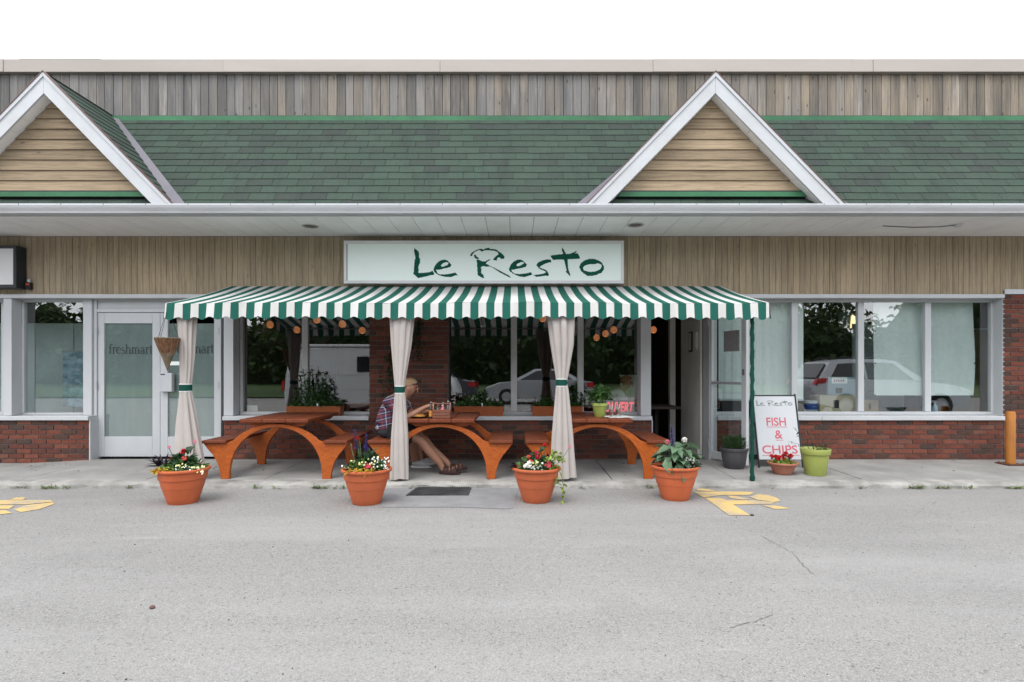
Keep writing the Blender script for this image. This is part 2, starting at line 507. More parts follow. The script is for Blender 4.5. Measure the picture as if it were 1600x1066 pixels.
M['parapet'] = board_mat('parapet_board', (.195, .188, .185), (.31, .255, .19), -.30, .90, stretch=(30, 30, .8), streak=.75)
M['wallboard'] = board_mat('wall_board', (.34, .28, .205), (.42, .33, .22), .45, .75, .35, rv=.22)
M['siding'] = board_mat('gable_siding', (.28, .215, .145), (.36, .275, .18), .6, .7, .6, (.7, 14, 14), (3, 9, 9))
def glass_mat(name, k=.20, tint=(.86, .92, .91)):
    m, nt, bs, out = new_mat(name)
    nt.nodes.remove(bs)
    g_ = nd(nt, 'ShaderNodeNewGeometry')
    dt = nd(nt, 'ShaderNodeVectorMath', {0: g_.outputs['Normal'], 1: g_.outputs['Incoming']}, operation='DOT_PRODUCT').outputs['Value']
    sch = mathn(nt, 'POWER', mathn(nt, 'SUBTRACT', 1.0, mathn(nt, 'ABSOLUTE', dt), True), 5.0)
    f = mathn(nt, 'ADD', mathn(nt, 'MULTIPLY', sch, 1 - k), k, True)
    tr = nd(nt, 'ShaderNodeBsdfTransparent', {'Color': c4(tint)})
    gl = nd(nt, 'ShaderNodeBsdfGlossy', {'Color': (1, 1, 1, 1), 'Roughness': 0.0})
    mx = nd(nt, 'ShaderNodeMixShader', {0: f, 1: tr.outputs[0], 2: gl.outputs[0]})
    nt.links.new(mx.outputs[0], out.inputs['Surface'])
    return m
M['glass'] = glass_mat('window_glass')
def emis(name, col, s):
    m, nt, bs, out = new_mat(name)
    bs.inputs['Base Color'].default_value = c4(col)
    bs.inputs['Emission Color'].default_value = c4(col)
    bs.inputs['Emission Strength'].default_value = s
    return m
M['lamp'] = emis('lamp_shade_glow', (.70, .23, .08), .24)
M['tube'] = emis('tube_glow', (1.0, .8, .42), .8)
M['neon'] = emis('red_sign_glow', (.95, .07, .10), .42)
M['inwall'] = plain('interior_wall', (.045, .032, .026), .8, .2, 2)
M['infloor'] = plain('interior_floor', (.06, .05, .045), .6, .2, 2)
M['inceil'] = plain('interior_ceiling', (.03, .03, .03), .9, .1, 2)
M['vest'] = plain('vestibule_paint', (.74, .72, .66), .7, .06, 2, dirt=(.3, .29, .26), dirt_amt=.3)
M['blind'] = plain('paper_blind', (.86, .89, .87), .8, .05, 3, stretch=(3, 1, .4))
M['frost'] = plain('frosted_film', (.24, .285, .28), .55, .16, 1.4, stretch=(2.5, 1, .6))
M['sheet'] = cloth('white_sheet', (.78, .84, .82), .15, .06, .15, 300)
M['inpale'] = plain('interior_pale', (.44, .50, .50), .8, .12, 2)

# ------------------------------------------------------------------ the setting
XS = [-60, -40, -25, -16, -12, -9] + [-8 + .25 * i for i in range(0, 17)] + [-3, -1, 1, 3, 6, 9, 12, 16, 25, 40, 60]
YS = [-300, -60, -30, -12, -4, 0, 2, 4, 5.5, 6.47]
vs = [(x if abs(x) < 50 else x * 5, y, za(x)) for y in YS for x in XS]
nx = len(XS)
fs = [(j * nx + i, j * nx + i + 1, (j + 1) * nx + i + 1, (j + 1) * nx + i) for j in range(len(YS) - 1) for i in range(nx - 1)]
g = MB().add(vs, fs).build('parking_lot', M['asphalt']); tag(g, kind='structure')
g = MB().add([(-300, 6.2, -.30), (300, 6.2, -.30), (300, 300, -.30), (-300, 300, -.30)], [(0, 1, 2, 3)]).build('ground', M['patch']); tag(g, kind='structure')
# smooth patched strip in front of the kerb
pts = [ground_pt(*p) for p in [(596, 763), (812, 763), (806, 778), (803, 794), (790, 796), (720, 793), (596, 793)]]
g = MB().add(pts, [tuple(range(len(pts)))]).build('asphalt_patch', M['patch']); tag(g, kind='structure')
# hairline cracks
def crack(pxs, w):
    mb = MB(); L = []
    g2 = random.Random(len(pxs) + int(pxs[0][0]))
    for a, b in zip(pxs, pxs[1:]):
        for k in range(6):
            t = k / 6
            p = ground_pt(a[0] + (b[0] - a[0]) * t + g2.uniform(-2, 2), a[1] + (b[1] - a[1]) * t + g2.uniform(-1, 1), .003)
            L.append(p)
    for i, (p, q) in enumerate(zip(L, L[1:])):
        d = (q - p).cross(Vector((0, 0, 1))).normalized() * w * (0.4 + g2.random())
        mb.add([p - d, p + d, q + d * .8, q - d * .8], [(0, 1, 2, 3)])
    o = mb.build('asphalt_crack', M['crack']); tag(o, kind='structure')
M['crack'] = plain('crack_dark', (.11, .106, .10), .95, .2, 9)
crack([(1190, 838), (1215, 852), (1240, 866), (1256, 884), (1274, 900)], .0022)
crack([(1140, 982), (1178, 972), (1206, 962), (1208, 950)], .002)
# kerb with a worn, uneven edge
kr = random.Random(3)
mb = MB(); n = 260
prof = lambda x: [(6.44, -.2), (6.445 + kr.uniform(-.012, .012), za(x) + .028), (6.455 + kr.uniform(-.014, .02), zs(x, 6.45) - .018 + kr.uniform(-.01, .006)), (6.49 + kr.uniform(-.02, .03), zs(x, 6.5) + kr.uniform(-.006, .004)), (6.64, zs(x, 6.64) + kr.uniform(-.002, .003)), (6.64, -.25)]
for i in range(n + 1):
    x = -10.5 + 21 * i / n
    mb.v += [(x, y, z) for y, z in prof(x)]
k = 6
for i in range(n):
    for j in range(k - 1):
        mb.f.append([i * k + j, (i + 1) * k + j, (i + 1) * k + j + 1, i * k + j + 1]); mb.m.append(0)
o = mb.build('kerb', M['kerb'], smooth=50); tag(o, kind='structure')
# pavement: bed with separate concrete slabs
side = MB().box(-10.5, 10.5, 6.64, 8.02, -.30, -.16).build('pavement', M['mortar']); tag(side, kind='structure')
x = -10.4
srng = random.Random(5)
joints = [-10.4, -8.9, -7.35, -5.8, -4.35, -2.95, -1.55, -.30, 1.15, 2.62, 4.10, 5.55, 7.0, 8.5, 10.4]
for a, b in zip(joints, joints[1:]):
    a += .006; b -= .006
    n = 8; mb = MB(); dz = srng.uniform(-.003, .003)
    vs = []
    for i in range(n + 1):
        X = a + (b - a) * i / n
        for Y in (6.648, 6.66, 8.02):
            vs.append((X, Y, zs(X, Y) + dz - (.004 if Y < 6.65 or i in (0, n) and False else 0)))
        vs.append((X, 8.02, -.2)); vs.append((X, 6.648, -.2))
    mb.add(vs, [(i * 5 + j, (i + 1) * 5 + j, (i + 1) * 5 + (j + 1) % 5, i * 5 + (j + 1) % 5) for i in range(n) for j in range(5)])
    mb.add([vs[0], vs[1], vs[2], vs[3], vs[4]], [(0, 1, 2, 3, 4)])
    mb.add(vs[-5:], [(4, 3, 2, 1, 0)])
    mb.build('paving_slab', M['concrete'], side)
# worn yellow stencilled letters on the asphalt
def paint_mat():
    m, nt, bs, out = new_mat('yellow_road_paint')
    v = pos(nt)
    c = mixc(nt, noise(nt, v, 4, 5), (.46, .31, .10), (.62, .44, .17))
    wear = mathn(nt, 'ADD', mathn(nt, 'MULTIPLY', noise(nt, v, 3.0, 5, .6), .55), mathn(nt, 'MULTIPLY', noise(nt, v, 110, 3, .6), .5))
    c = mixc(nt, mathn(nt, 'MULTIPLY', rampn(nt, wear, [(.50, 0.0), (.60, 1.0)]), .8), c, (.25, .24, .225))
    nt.links.new(c, bs.inputs['Base Color'])
    bs.inputs['Roughness'].default_value = .9
    bump(nt, bs, noise(nt, v, 150, 2), .3, .003)
    return m
M['yellowpaint'] = paint_mat()
def marking(polys, o_x, o_y, k, label):
    mb = MB()
    for P in polys:
        pts = [ground_pt(o_x + a / k, o_y + b / k, .005) for a, b in P]
        mb.add(pts, [tuple(range(len(pts)))])
    o = mb.build('road_marking', M['yellowpaint'])
    bm = bmesh.new(); bm.from_mesh(o.data)
    bmesh.ops.triangulate(bm, faces=bm.faces[:])
    for f in bm.faces:
        if f.normal.z < 0: f.normal_flip()
    bm.to_mesh(o.data); bm.free()
    tag(o, label, 'road marking', 'yellow markings on the asphalt')
marking([[(510, 588), (545, 583), (600, 590), (655, 600), (600, 602), (515, 598)],
         [(490, 608), (700, 606), (860, 607), (935, 612), (900, 632), (700, 632), (560, 650)],
         [(575, 655), (680, 653), (735, 670), (900, 671), (1085, 682), (1060, 698), (780, 702), (905, 782), (750, 782)],
         [(735, 635), (800, 640), (905, 664), (830, 665), (760, 655)],
         [(900, 645), (965, 625), (1040, 632), (1105, 655), (1125, 675), (1090, 683), (960, 668)],
         [(980, 705), (1080, 708), (1200, 732), (1085, 735)]], 980, 640, 4.706,
        'worn yellow painted letter R on the asphalt right of the terracotta pots')
marking([[(-260, 305), (200, 298), (1060, 297), (1110, 330), (1050, 335), (560, 385), (-260, 390)],
         [(290, 490), (560, 400), (1080, 345), (1130, 350), (1110, 385), (800, 490), (430, 548)],
         [(210, 290), (330, 240), (540, 242), (480, 292)],
         [(-260, 405), (300, 405), (190, 480), (-260, 480)],
         [(-260, 510), (120, 510), (250, 565), (-260, 620)]], 0, 760, 13.333,
        'rounded yellow painted marking on the asphalt cut off by the left frame edge')

# ------------------------------------------------------------------ the building
bld = empty('shop_building', (0, 8.3, 0), 0, 'long low strip mall building with green shingle roof, two white gables and brick base', 'building')
def part(mb, name, mat, smooth=False, parent=None):
    return mb.build(name, mat, parent or bld, inv=parent is None, smooth=smooth)

# brick walls: mortar backing with single bricks proud of it
BL, BH, J = .203, .0575, .0105
def brick_mesh(L, name='brick'):
    b = .0035
    mb = MB()
    vs = [(-L / 2, 0, -BH / 2), (L / 2, 0, -BH / 2), (L / 2, 0, BH / 2), (-L / 2, 0, BH / 2)]
    f = [(-L / 2 + b, -.012, -BH / 2 + b), (L / 2 - b, -.012, -BH / 2 + b), (L / 2 - b, -.012, BH / 2 - b), (-L / 2 + b, -.012, BH / 2 - b)]
    mb.add(vs + f, [(4, 5, 6, 7), (0, 1, 5, 4), (1, 2, 6, 5), (2, 3, 7, 6), (3, 0, 4, 7)])
    return mb.mesh(name, M['brick'])
BM = brick_mesh(BL)
bk = random.Random(11)
budget = [300]
def brick_wall(x0, x1, z0, z1, label, single=True, flip=False):
    w = part(MB().box(x0, x1, YF + .004, YF + .17, z0 - .12, z1), 'brick_wall', M['mortar'])
    w['label'] = label
    nrow = int((z1 - z0) / (BH + J)) + 2
    stuff = MB()
    for r in range(nrow):
        zc = z1 - (BH + J) * (r + .5)
        x = x0 - (BL + J) * (.5 if r % 2 else 0)
        while x < x1 - .02:
            a, b = max(x, x0 + .002), min(x + BL, x1 - .002)
            x += BL + J
            if b - a < .03: continue
            dy = bk.uniform(-.003, .002)
            if single and budget[0] > 0:
                budget[0] -= 1
                inst('brick', BM, ((a + b) / 2, YF + .005 + dy, zc + bk.uniform(-.0015, .0015)), w, (0, bk.uniform(-.006, .006), 0), ((b - a) / BL, 1, 1))
            else:
                c = ((a + b) / 2, YF + .005 + dy, zc)
                k = (b - a) / BL
                stuff.add([(c[0] + v.co.x * k, c[1] + v.co.y, c[2] + v.co.z) for v in BM.vertices], [tuple(p.vertices) for p in BM.polygons])
    if stuff.v:
        o = stuff.build('brick_courses', M['brick'], w, fix=False); o['kind'] = 'stuff'
    return w
SILL = .556
brick_wall(FX(1567), 8.6, -.13, PZ(453, YF), 'brick pier at the right end')
brick_wall(FX(1120), FX(1567) - .002, -.13, SILL, 'low brick wall under the right shop window')
brick_wall(-9.2, FX(140), -.22, SILL, 'low brick wall under the left shop window, with pale stains')
brick_wall(FX(577), FX(700), SILL + .002, 2.30, 'brick pier between the two restaurant windows')
brick_wall(FX(350), FX(1018), -.13, SILL, 'low brick wall behind the picnic tables', single=False)

# timber cladding: single vertical boards
def board_row(name, x0, x1, z0, z1, y, w, mat, parent, g2, jit=.004, b=.0035, gap=.0022, dp=.016):
    W = w - gap
    H = z1 - z0
    vs = [(-W / 2, 0, -H / 2), (W / 2, 0, -H / 2), (W / 2, 0, H / 2), (-W / 2, 0, H / 2),
          (-W / 2 + b, -dp, -H / 2), (W / 2 - b, -dp, -H / 2), (W / 2 - b, -dp, H / 2), (-W / 2 + b, -dp, H / 2)]
    me = MB().add(vs, [(4, 5, 6, 7), (0, 1, 5, 4), (1, 2, 6, 5), (2, 3, 7, 6), (3, 0, 4, 7)]).mesh(name, mat)
    x = x0
    while x < x1:
        k = g2.uniform(.9, 1.1)
        inst(name, me, (x + w * k / 2, y + g2.uniform(-.003, .003), (z0 + z1) / 2 + g2.uniform(-jit, 0)), parent, (0, g2.uniform(-.0012, .0012), 0), (k, 1, 1))
        x += w * k
wd = random.Random(21)
upper = part(MB().box(-9.3, 9.0, 8.02, 8.3, 4.86, 5.55), 'parapet_wall', M['dark'])
board_row('parapet_board', -9.25, 8.9, 4.875, 5.50, 8.012, .124, M['parapet'], upper, wd, .006)
lower = part(MB().box(-9.3, 9.0, 8.012, 8.26, 2.35, 3.30), 'upper_wall', M['dark'])
board_row('wall_board', -9.25, 8.95, 2.35, 3.166, 8.008, .084, M['wallboard'], lower, wd, .002, .005, .0008, .006)
# metal cap along the roof edge, in lengths
cx = [-9.3, -7.2, -4.1, -1.05, 1.95, 4.75, 5.05, 7.6, 9.0]
for i, (a, b) in enumerate(zip(cx, cx[1:])):
    dz = wd.uniform(-.002, .004)
    part(MB().box(a + .002, b - .002, 7.93 + wd.uniform(-.004, .004), 8.32, 5.472 + dz, 5.65 + dz), 'parapet_cap', M['cap'])
part(MB().box(-7.0, -5.85, 7.96, 8.2, 5.645, 5.672), 'cap_patch', M['parapet'])
part(MB().box(-4.4, -3.6, 7.97, 8.2, 5.645, 5.668), 'cap_patch', M['valley'])
# closed shell: back, sides, flat roof
part(MB().box(-9.3, 9.0, 8.33, 16, 5.2, 5.3), 'flat_roof', M['roofdeck'])
part(MB().box(-9.3, 9.0, 15.8, 16, -.1, 5.19), 'rear_wall', M['mortar'])
part(MB().box(-9.5, -9.302, 8.0, 16, -.3, 5.6), 'end_wall', M['mortar'])
part(MB().box(9.002, 9.2, 8.0, 16, -.3, 5.6), 'end_wall', M['mortar'])

# shingle roof
YE, ZE, YT, ZT = 6.90, 3.268, 8.0, 4.85
KR = (ZT - ZE) / (YT - YE)
ang = math.atan(KR)
SL = math.hypot(YT - YE, ZT - ZE)
GB = [(PX(68, 6.82), 'left'), (PX(1118, 6.82), 'right')]
GA, GM, GHW = PZ(113, 6.82), 1.025, 1.56
nrmv = Vector((0, -math.sin(ang), math.cos(ang)))
def roof_pt(x, s, h=0.0):
    return Vector((x, YE + s * math.cos(ang), ZE + s * math.sin(ang))) + nrmv * h
a = [roof_pt(-9.2, -.02, -.03), roof_pt(9.0, -.02, -.03), roof_pt(9.0, SL, -.03), roof_pt(-9.2, SL, -.03)]
b = [p + nrmv * .026 for p in a]
roof = part(MB().add(a + b, [(0, 1, 2, 3), (7, 6, 5, 4), (0, 4, 5, 1), (1, 5, 6, 2), (2, 6, 7, 3), (3, 7, 4, 0)]), 'roof', M['roofdeck'])
SW, SE = .322, SL / 14.0
def shingle_me(W, Ls):
    vs = [(-W / 2, 0, .011), (W / 2, 0, .011), (W / 2, Ls, .0025), (-W / 2, Ls, .0025), (-W / 2, 0, .001), (W / 2, 0, .001)]
    return MB().add(vs, [(0, 1, 2, 3), (4, 5, 1, 0), (0, 3, 4), (1, 5, 2)]).mesh('shingle', M['shingle'])
SME = shingle_me(SW - .005, SE + .012)
sh = random.Random(31)
cells = []
for r in range(14):
    s = r * SE - .015
    Y = YE + s * math.cos(ang); Z = ZE + s * math.sin(ang)
    off = (r * .37 % 1) * SW + sh.uniform(-.03, .03)
    lim = .94 * Y + 1.0
    x = -lim - off
    while x < lim:
        skip = False
        for gx, _ in GB:
            hw = (GA - Z - .02) / GM
            if abs(x - gx) < hw - .22 and r > 0: skip = True
        if not skip: cells.append((r, x, s))
        x += SW
cells.sort(key=lambda c: (c[0], abs(c[1])))
st = MB()
for i, (r, x, s) in enumerate(cells):
    p = roof_pt(x, s + sh.uniform(-.004, .004), 0)
    rz = sh.uniform(-.006, .006)
    if i < 300:
        inst('shingle', SME, p, roof, (ang, 0, rz * .6))
    else:
        Mx = Matrix.Translation(p) @ Euler((ang, 0, rz * .6)).to_matrix().to_4x4()
        st.add([Mx @ v.co for v in SME.vertices], [tuple(q.vertices) for q in SME.polygons])
o = st.build('shingle_courses', M['shingle'], roof, fix=False); o['kind'] = 'stuff'
part(MB().box(-9.2, 9.0, 7.955, 8.005, 4.793, 4.862), 'roof_flashing', M['greenflash'])
part(MB().box(-9.2, 9.0, 7.972, 8.008, 4.8635, 4.8735), 'flashing_lip', M['dark'])

# the two gables
for gx, side_ in GB:
    gab = part(MB().prism([(gx - GHW + .30, 3.36), (gx + GHW - .30, 3.36), (gx, GA - .30)], 7.0, 7.06, 'y'), 'gable', M['dark'])
    gab['label'] = 'white trimmed timber gable near the %s end of the roof' % side_
    # roof slopes with their shingles
    for sgn in (-1, 1):
        def slope_pt(d, Y, h=0.0):
            nn = Vector((sgn * math.sin(math.atan(GM)), 0, math.cos(math.atan(GM))))
            return Vector((gx + sgn * d, Y, GA - GM * d)) + nn * h
        def y_valley(d): return min(8.0, YE + (GA - GM * d - ZE) / KR)
        D = GHW + .02
        top = [slope_pt(0, 6.835, -.012), slope_pt(D, 6.835, -.012), slope_pt(D, y_valley(D) + .02, -.012), slope_pt(0, 8.0, -.012)]
        bot = [p + Vector((0, 0, -.04)) for p in top]
        sl = MB().add(top + bot, [(0, 1, 2, 3), (7, 6, 5, 4), (0, 4, 5, 1), (1, 5, 6, 2), (2, 6, 7, 3), (3, 7, 4, 0)]).build('gable_roof', M['roofdeck'], bld, inv=True)
        rows = 15
        ex = D / rows * math.sqrt(1 + GM * GM)
        for r in range(rows):
            d = D - r * D / rows
            y = 6.835 + (r % 3) * -.1
            ye = y_valley(d - D / rows) + .03
            while y < ye - .02:
                y0, y1 = max(y, 6.835), min(y + SW, ye)
                y += SW
                if y1 - y0 < .03: continue
                nn = Vector((sgn * math.sin(math.atan(GM)), 0, math.cos(math.atan(GM))))
                up = Vector((-sgn, 0, GM)).normalized()
                ay = Vector((0, 1, 0)) if sgn > 0 else Vector((0, -1, 0))
                rot = Matrix((ay, up, nn)).transposed()
                p = slope_pt(d, (y0 + y1) / 2, -.010)
                o = inst('shingle', SME, p, sl, rot.to_euler(), ((y1 - y0 - .004) / (SW - .005), ex / SE, 1))
        # valley flashing lying beside the gable on the main roof
        if True:
            q0, q1 = Vector((gx + sgn * (GHW - .005), YE - .02, ZE - .03)), Vector((gx + sgn * .02, 7.985, ZT - .02))
            side_v = Vector((sgn, 0, 0))
            w0, w1 = .17, .07
            P = [q0 + nrmv * .03, q0 + side_v * w0 + nrmv * .02, q1 + side_v * w1 + nrmv * .02, q1 + nrmv * .03]
            vf = MB().add(P + [p - nrmv * .012 for p in P], [(0, 1, 2, 3), (7, 6, 5, 4), (0, 4, 5, 1), (1, 5, 6, 2), (2, 6, 7, 3), (3, 7, 4, 0)])
            part(vf, 'valley_flashing', M['valley'])
        # bargeboard, its cover strip and the dark drip edge
        zb = 3.272
        def strip(t0, t1, y0, y1, nm, mat, par=gab):
            # polygon between vertical offsets t0 (upper) and t1 (lower) below the rake line
            e = .0015 * sgn
            d0, d1 = (GA - t0 - zb) / GM, (GA - t1 - zb) / GM
            pts = [(gx + e, GA - t0), (gx + sgn * d0, zb), (gx + sgn * d1, zb), (gx + e, GA - t1)]
            MB().prism(pts, y0, y1, 'y').build(nm, mat, par)
        strip(.0, .252, 6.822, 6.85, 'bargeboard', M['bargewood'])
        strip(.0, .052, 6.808, 6.8215, 'cover_strip', M['bargewood'])
        strip(-.016, -.001, 6.802, 6.85, 'drip_edge', M['drip'])
        # gable soffit in short panels
        nseg = 9
        dmax = (GA - .254 - 3.30) / GM
        for k in range(nseg):
            da, db = dmax * k / nseg + .003, dmax * (k + 1) / nseg
            z = lambda d: GA - .254 - GM * d
            pts = [(gx + sgn * da, z(da)), (gx + sgn * db, z(db)), (gx + sgn * db, z(db) + .01), (gx + sgn * da, z(da) + .01)]
            MB().prism(pts, 6.851, 7.0, 'y').build('soffit_panel', M['soffit'], gab)
    # horizontal siding boards
    nb = 9; h = .1275; z0 = 3.487
    for k in range(nb):
        za_, zb_ = z0 + k * h + .0008, z0 + (k + 1) * h - .0008
        wa, wb = (GA - .262 - za_) / GM, (GA - .262 - zb_) / GM
        if wa < .03: break
        wb = max(wb, .0)
        pa = [(gx - wa, za_), (gx + wa, za_), (gx + wb, zb_), (gx - wb, zb_)]
        if wb == 0: pa = [(gx - wa, za_), (gx + wa, za_), (gx, GA - .262)]
        n = len(pa)
        vsx = [(p[0], 6.962 if i < 2 else 6.978, p[1]) for i, p in enumerate(pa)] + [(p[0], 7.0, p[1]) for p in pa]
        mbx = MB().add(vsx, [tuple(range(n)), tuple(range(2 * n - 1, n - 1, -1))] + [(i, i + n, (i + 1) % n + n, (i + 1) % n) for i in range(n)])
        mbx.build('siding_board', M['siding'], gab)
    hw = (GA - .262 - 3.47) / GM
    MB().prism([(gx - hw - .05, 3.405), (gx + hw + .05, 3.405), (gx + hw, 3.464), (gx - hw, 3.464)], 6.935, 6.96, 'y').build('gable_flashing', M['greenflash'], gab)
    MB().box(gx - hw, gx + hw, 6.95, 6.99, 3.466, 3.484).build('dark_batten', M['dark'], gab)  # dark strip between the flashing and the lowest siding board

# gutter with hangers, fascia and soffit
gp = [(6.80, 3.279), (6.80, 3.262), (6.812, 3.235), (6.84, 3.195), (6.845, 3.178), (6.915, 3.178), (6.915, 3.275), (6.909, 3.275), (6.909, 3.186), (6.85, 3.186), (6.82, 3.238), (6.81, 3.262), (6.81, 3.279)]
gt = part(MB().prism(gp, -9.2, 9.0, 'x'), 'gutter', M['gutter'])
x = -8.8
while x < 9:
    MB().box(x - .004, x + .004, 6.7965, 6.90, 3.2795, 3.2835).build('gutter_hanger', M['alu'], gt)
    MB().bbox(x + .25 - .003, x + .25 + .003, 6.797, 6.801, 3.262, 3.279, .001).build('gutter_spike', M['valley'], gt)
    x += .512
part(MB().box(-9.2, 9.0, 6.917, 6.94, 3.17, 3.262), 'fascia', M['white'])
sf = part(MB().box(-9.2, 9.0, 6.93, 8.0, 3.20, 3.215), 'soffit', M['dark'])
x = -8.6
while x < 8.6:
    mb = MB()
    mb.box(x + .003, x + .302, 6.925, 7.995, 3.168, 3.176)
    mb.build('soffit_panel', M['soffit'], sf)
    x += .305
part(MB().box(-9.2, 9.0, 6.922, 6.955, 3.160, 3.1665), 'soffit_trim', M['white'])
M['lens'] = plain('light_lens', (.10, .095, .085), .3, .2, 9)
for (a, b) in ((485, 354), (993, 352)):
    p = px(a, b, 7.42 if a < 600 else 7.36); p.z = 3.163
    lt = MB().lathe([(.0, .004), (.075, .004), (.085, -.004), (.10, -.006), (.105, .0), (.105, .005)], 24, p).build('ceiling_light', M['alu'], bld, inv=True, smooth=True)
    MB().lathe([(.0, -.001), (.074, -.001), (.074, .003)], 24, p).build('light_lens', M['lens'], lt)
p = px(1497, 352, 7.35); p.z = 3.160
dome = MB().lathe([(0, -.03), (.03, -.026), (.05, -.01), (.055, .006)], 20, p).build('soffit_sensor', M['white'], bld, inv=True, smooth=True)
MB().tube([p + Vector((-.05, 0, -.004)), p + Vector((-.2, .06, -.008)), p + Vector((-.5, .12, .0)), p + Vector((-.95, .05, .0))], .006, 6).build('sensor_cable', M['valley'], dome)
# ------------------------------------------------------------------ storefronts
ZT_ = 2.29                                    # head of the glazing
SZ = .62                                      # top of the sills
def wbox(name, x0, x1, y0, y1, z0, z1, mat, parent=None, b=.003):
    mb = MB().bbox(x0, x1, y0, y1, z0, z1, b)
    return part(mb, name, mat, False, parent)
# head trim and recess ceiling
wbox('head_trim', -9.2, FX(352), 7.975, 8.26, ZT_, 2.345, M['white'])
wbox('head_trim', FX(352) + .002, FX(1112), 7.99, 8.26, ZT_, 2.345, M['mullion'])
wbox('head_trim', FX(1112) + .002, FX(1568), 7.975, 8.26, ZT_, 2.345, M['white'])
wbox('head_trim', FX(1568) + .002, 8.6, 7.98, 8.16, PZ(453, YF) + .002, 2.349, M['white'])
def window(x0, x1, mulls, fw=.045, z0=SZ, z1=ZT_, label=None, mat='mullion', left=None, right=None):
    w = part(MB().bbox(x0, x1, YG - .01, YG + .05, z0, z0 + fw, .004), 'window', M[mat])
    if label: w['label'] = label
    MB().bbox(x0, x1, YG - .01, YG + .05, z1 - .035, z1 - .001, .004).build('window_head', M[mat], w)
    xs = [x0] + mulls + [x1]
    for i, x in enumerate(xs):
        a, b = (x, x + fw) if i == 0 else ((x - fw, x) if i == len(xs) - 1 else (x - fw, x + fw))
        if 0 < i < len(xs) - 1: a, b = x - .044, x + .044
        MB().bbox(a, b, YG - .018, YG + .048, z0 + fw + .001, z1 - .036, .004).build('mullion' if 0 < i < len(xs) - 1 else 'window_jamb', M[mat], w)
    for i, (a, b) in enumerate(zip(xs, xs[1:])):
        yy = YG + .018
        e = .0012 * ((i % 3) - 1)
        MB().add([(a + .02, yy - e, z0 + .02), (b - .02, yy + e, z0 + .02), (b - .02, yy + e * .6, z1 - .02), (a + .02, yy - e * .7, z1 - .02)], [(0, 1, 2, 3)]).build('pane', M['glass'], w)
    return w
def sill(x0, x1, label=None):
    mb = MB().prism([(7.955, SILL + .004), (7.955, SZ - .012), (7.965, SZ - .004), (8.17, SZ - .001), (8.17, SILL + .004)], x0, x1, 'x')
    return part(mb, 'window_sill', M['white'])
# left shop
window(-8.9, GX(8), [], label='leftmost shop window cut off by the frame edge', mat='white')
wbox('window_post', FX(5), FX(18), 8.0, 8.17, SZ + .001, ZT_ - .001, M['white'])
window(FX(18) + .003, GX(150) - .13, [], label='tall single pane shop window left of the white double doors', mat='white', fw=.03)
wbox('window_post', GX(150) - .128, GX(150) - .004, 8.10, 8.2, SZ + .001, ZT_ - .001, M['white'])
sill(-9.2, FX(141))
wbox('door_reveal', FX(140) + .001, FX(140) + .02, 7.985, 8.17, -.06, SILL + .003, M['white'])
# white double doors
dx0, dx1 = GX(150), GX(348)
fr = part(MB().bbox(dx0, dx0 + .045, 8.13, 8.25, -.02, ZT_ - .001, .004), 'door_frame', M['white'])
MB().bbox(dx1 - .03, dx1, 8.13, 8.25, -.02, ZT_ - .001, .004).build('frame_post', M['white'], fr)
MB().bbox(dx0 + .047, dx1 - .032, 8.13, 8.25, 2.105, 2.15, .004).build('frame_rail', M['white'], fr)
MB().bbox(dx0 + .047, dx1 - .032, 8.15, 8.20, 2.152, ZT_ - .002, .003).build('transom', M['white'], fr)
MB().bbox(dx0 + .09, dx1 - .09, 8.142, 8.1495, 2.175, 2.26, .003).build('transom_panel', M['white'], fr)
def dleaf(x0, x1, gx0, gx1, label, hinge_left):
    z0, z1, g0, g1 = .015, 2.10, .306, 1.945
    y0, y1 = 8.15, 8.20
    d = part(MB().bbox(x0, gx0, y0, y1, z0, z1, .004), 'door', M['white'])
    d['label'] = label
    MB().bbox(gx1, x1, y0, y1, z0, z1, .004).build('door_stile', M['white'], d)
    MB().bbox(gx0 + .001, gx1 - .001, y0, y1, z0, g0, .004).build('bottom_rail', M['white'], d)
    MB().bbox(gx0 + .001, gx1 - .001, y0, y1, g1, z1, .004).build('top_rail', M['white'], d)
    MB().add([(gx0, 8.172, g0), (gx1, 8.172, g0), (gx1, 8.172, g1), (gx0, 8.172, g1)], [(0, 1, 2, 3)]).build('pane', M['glass'], d)
    MB().box(gx0, gx1, 8.1765, 8.179, g0, g1).build('frosted_film', M['frost'], d)
    hx = x0 - .004 if hinge_left else x1 + .004
    for z in (1.83, 1.05, .2):
        MB().tube([(hx, 8.135, z - .05), (hx, 8.135, z + .05)], .011, 8).build('hinge', M['alu'], d)
    return d
dl = dleaf(dx0 + .05, GX(252), GX(165), GX(240), 'left leaf of the white double doors', True)
dr = dleaf(GX(252) + .004, dx1 - .035, GX(264), GX(336), 'right leaf of the white double doors, half behind the curtain', False)
MB().lathe([(0, -.02), (.017, -.018), (.02, 0), (.02, .012)], 16).build('lock_cylinder', M['alu'], dr, smooth=True)
lk = dr.children[-1]; lk.rotation_euler = (R(90), 0, 0); lk.location = (GX(257.5), 8.148, GZ(619))
M['decal'] = plain('door_lettering', (.035, .05, .05), .6, .1, 9)
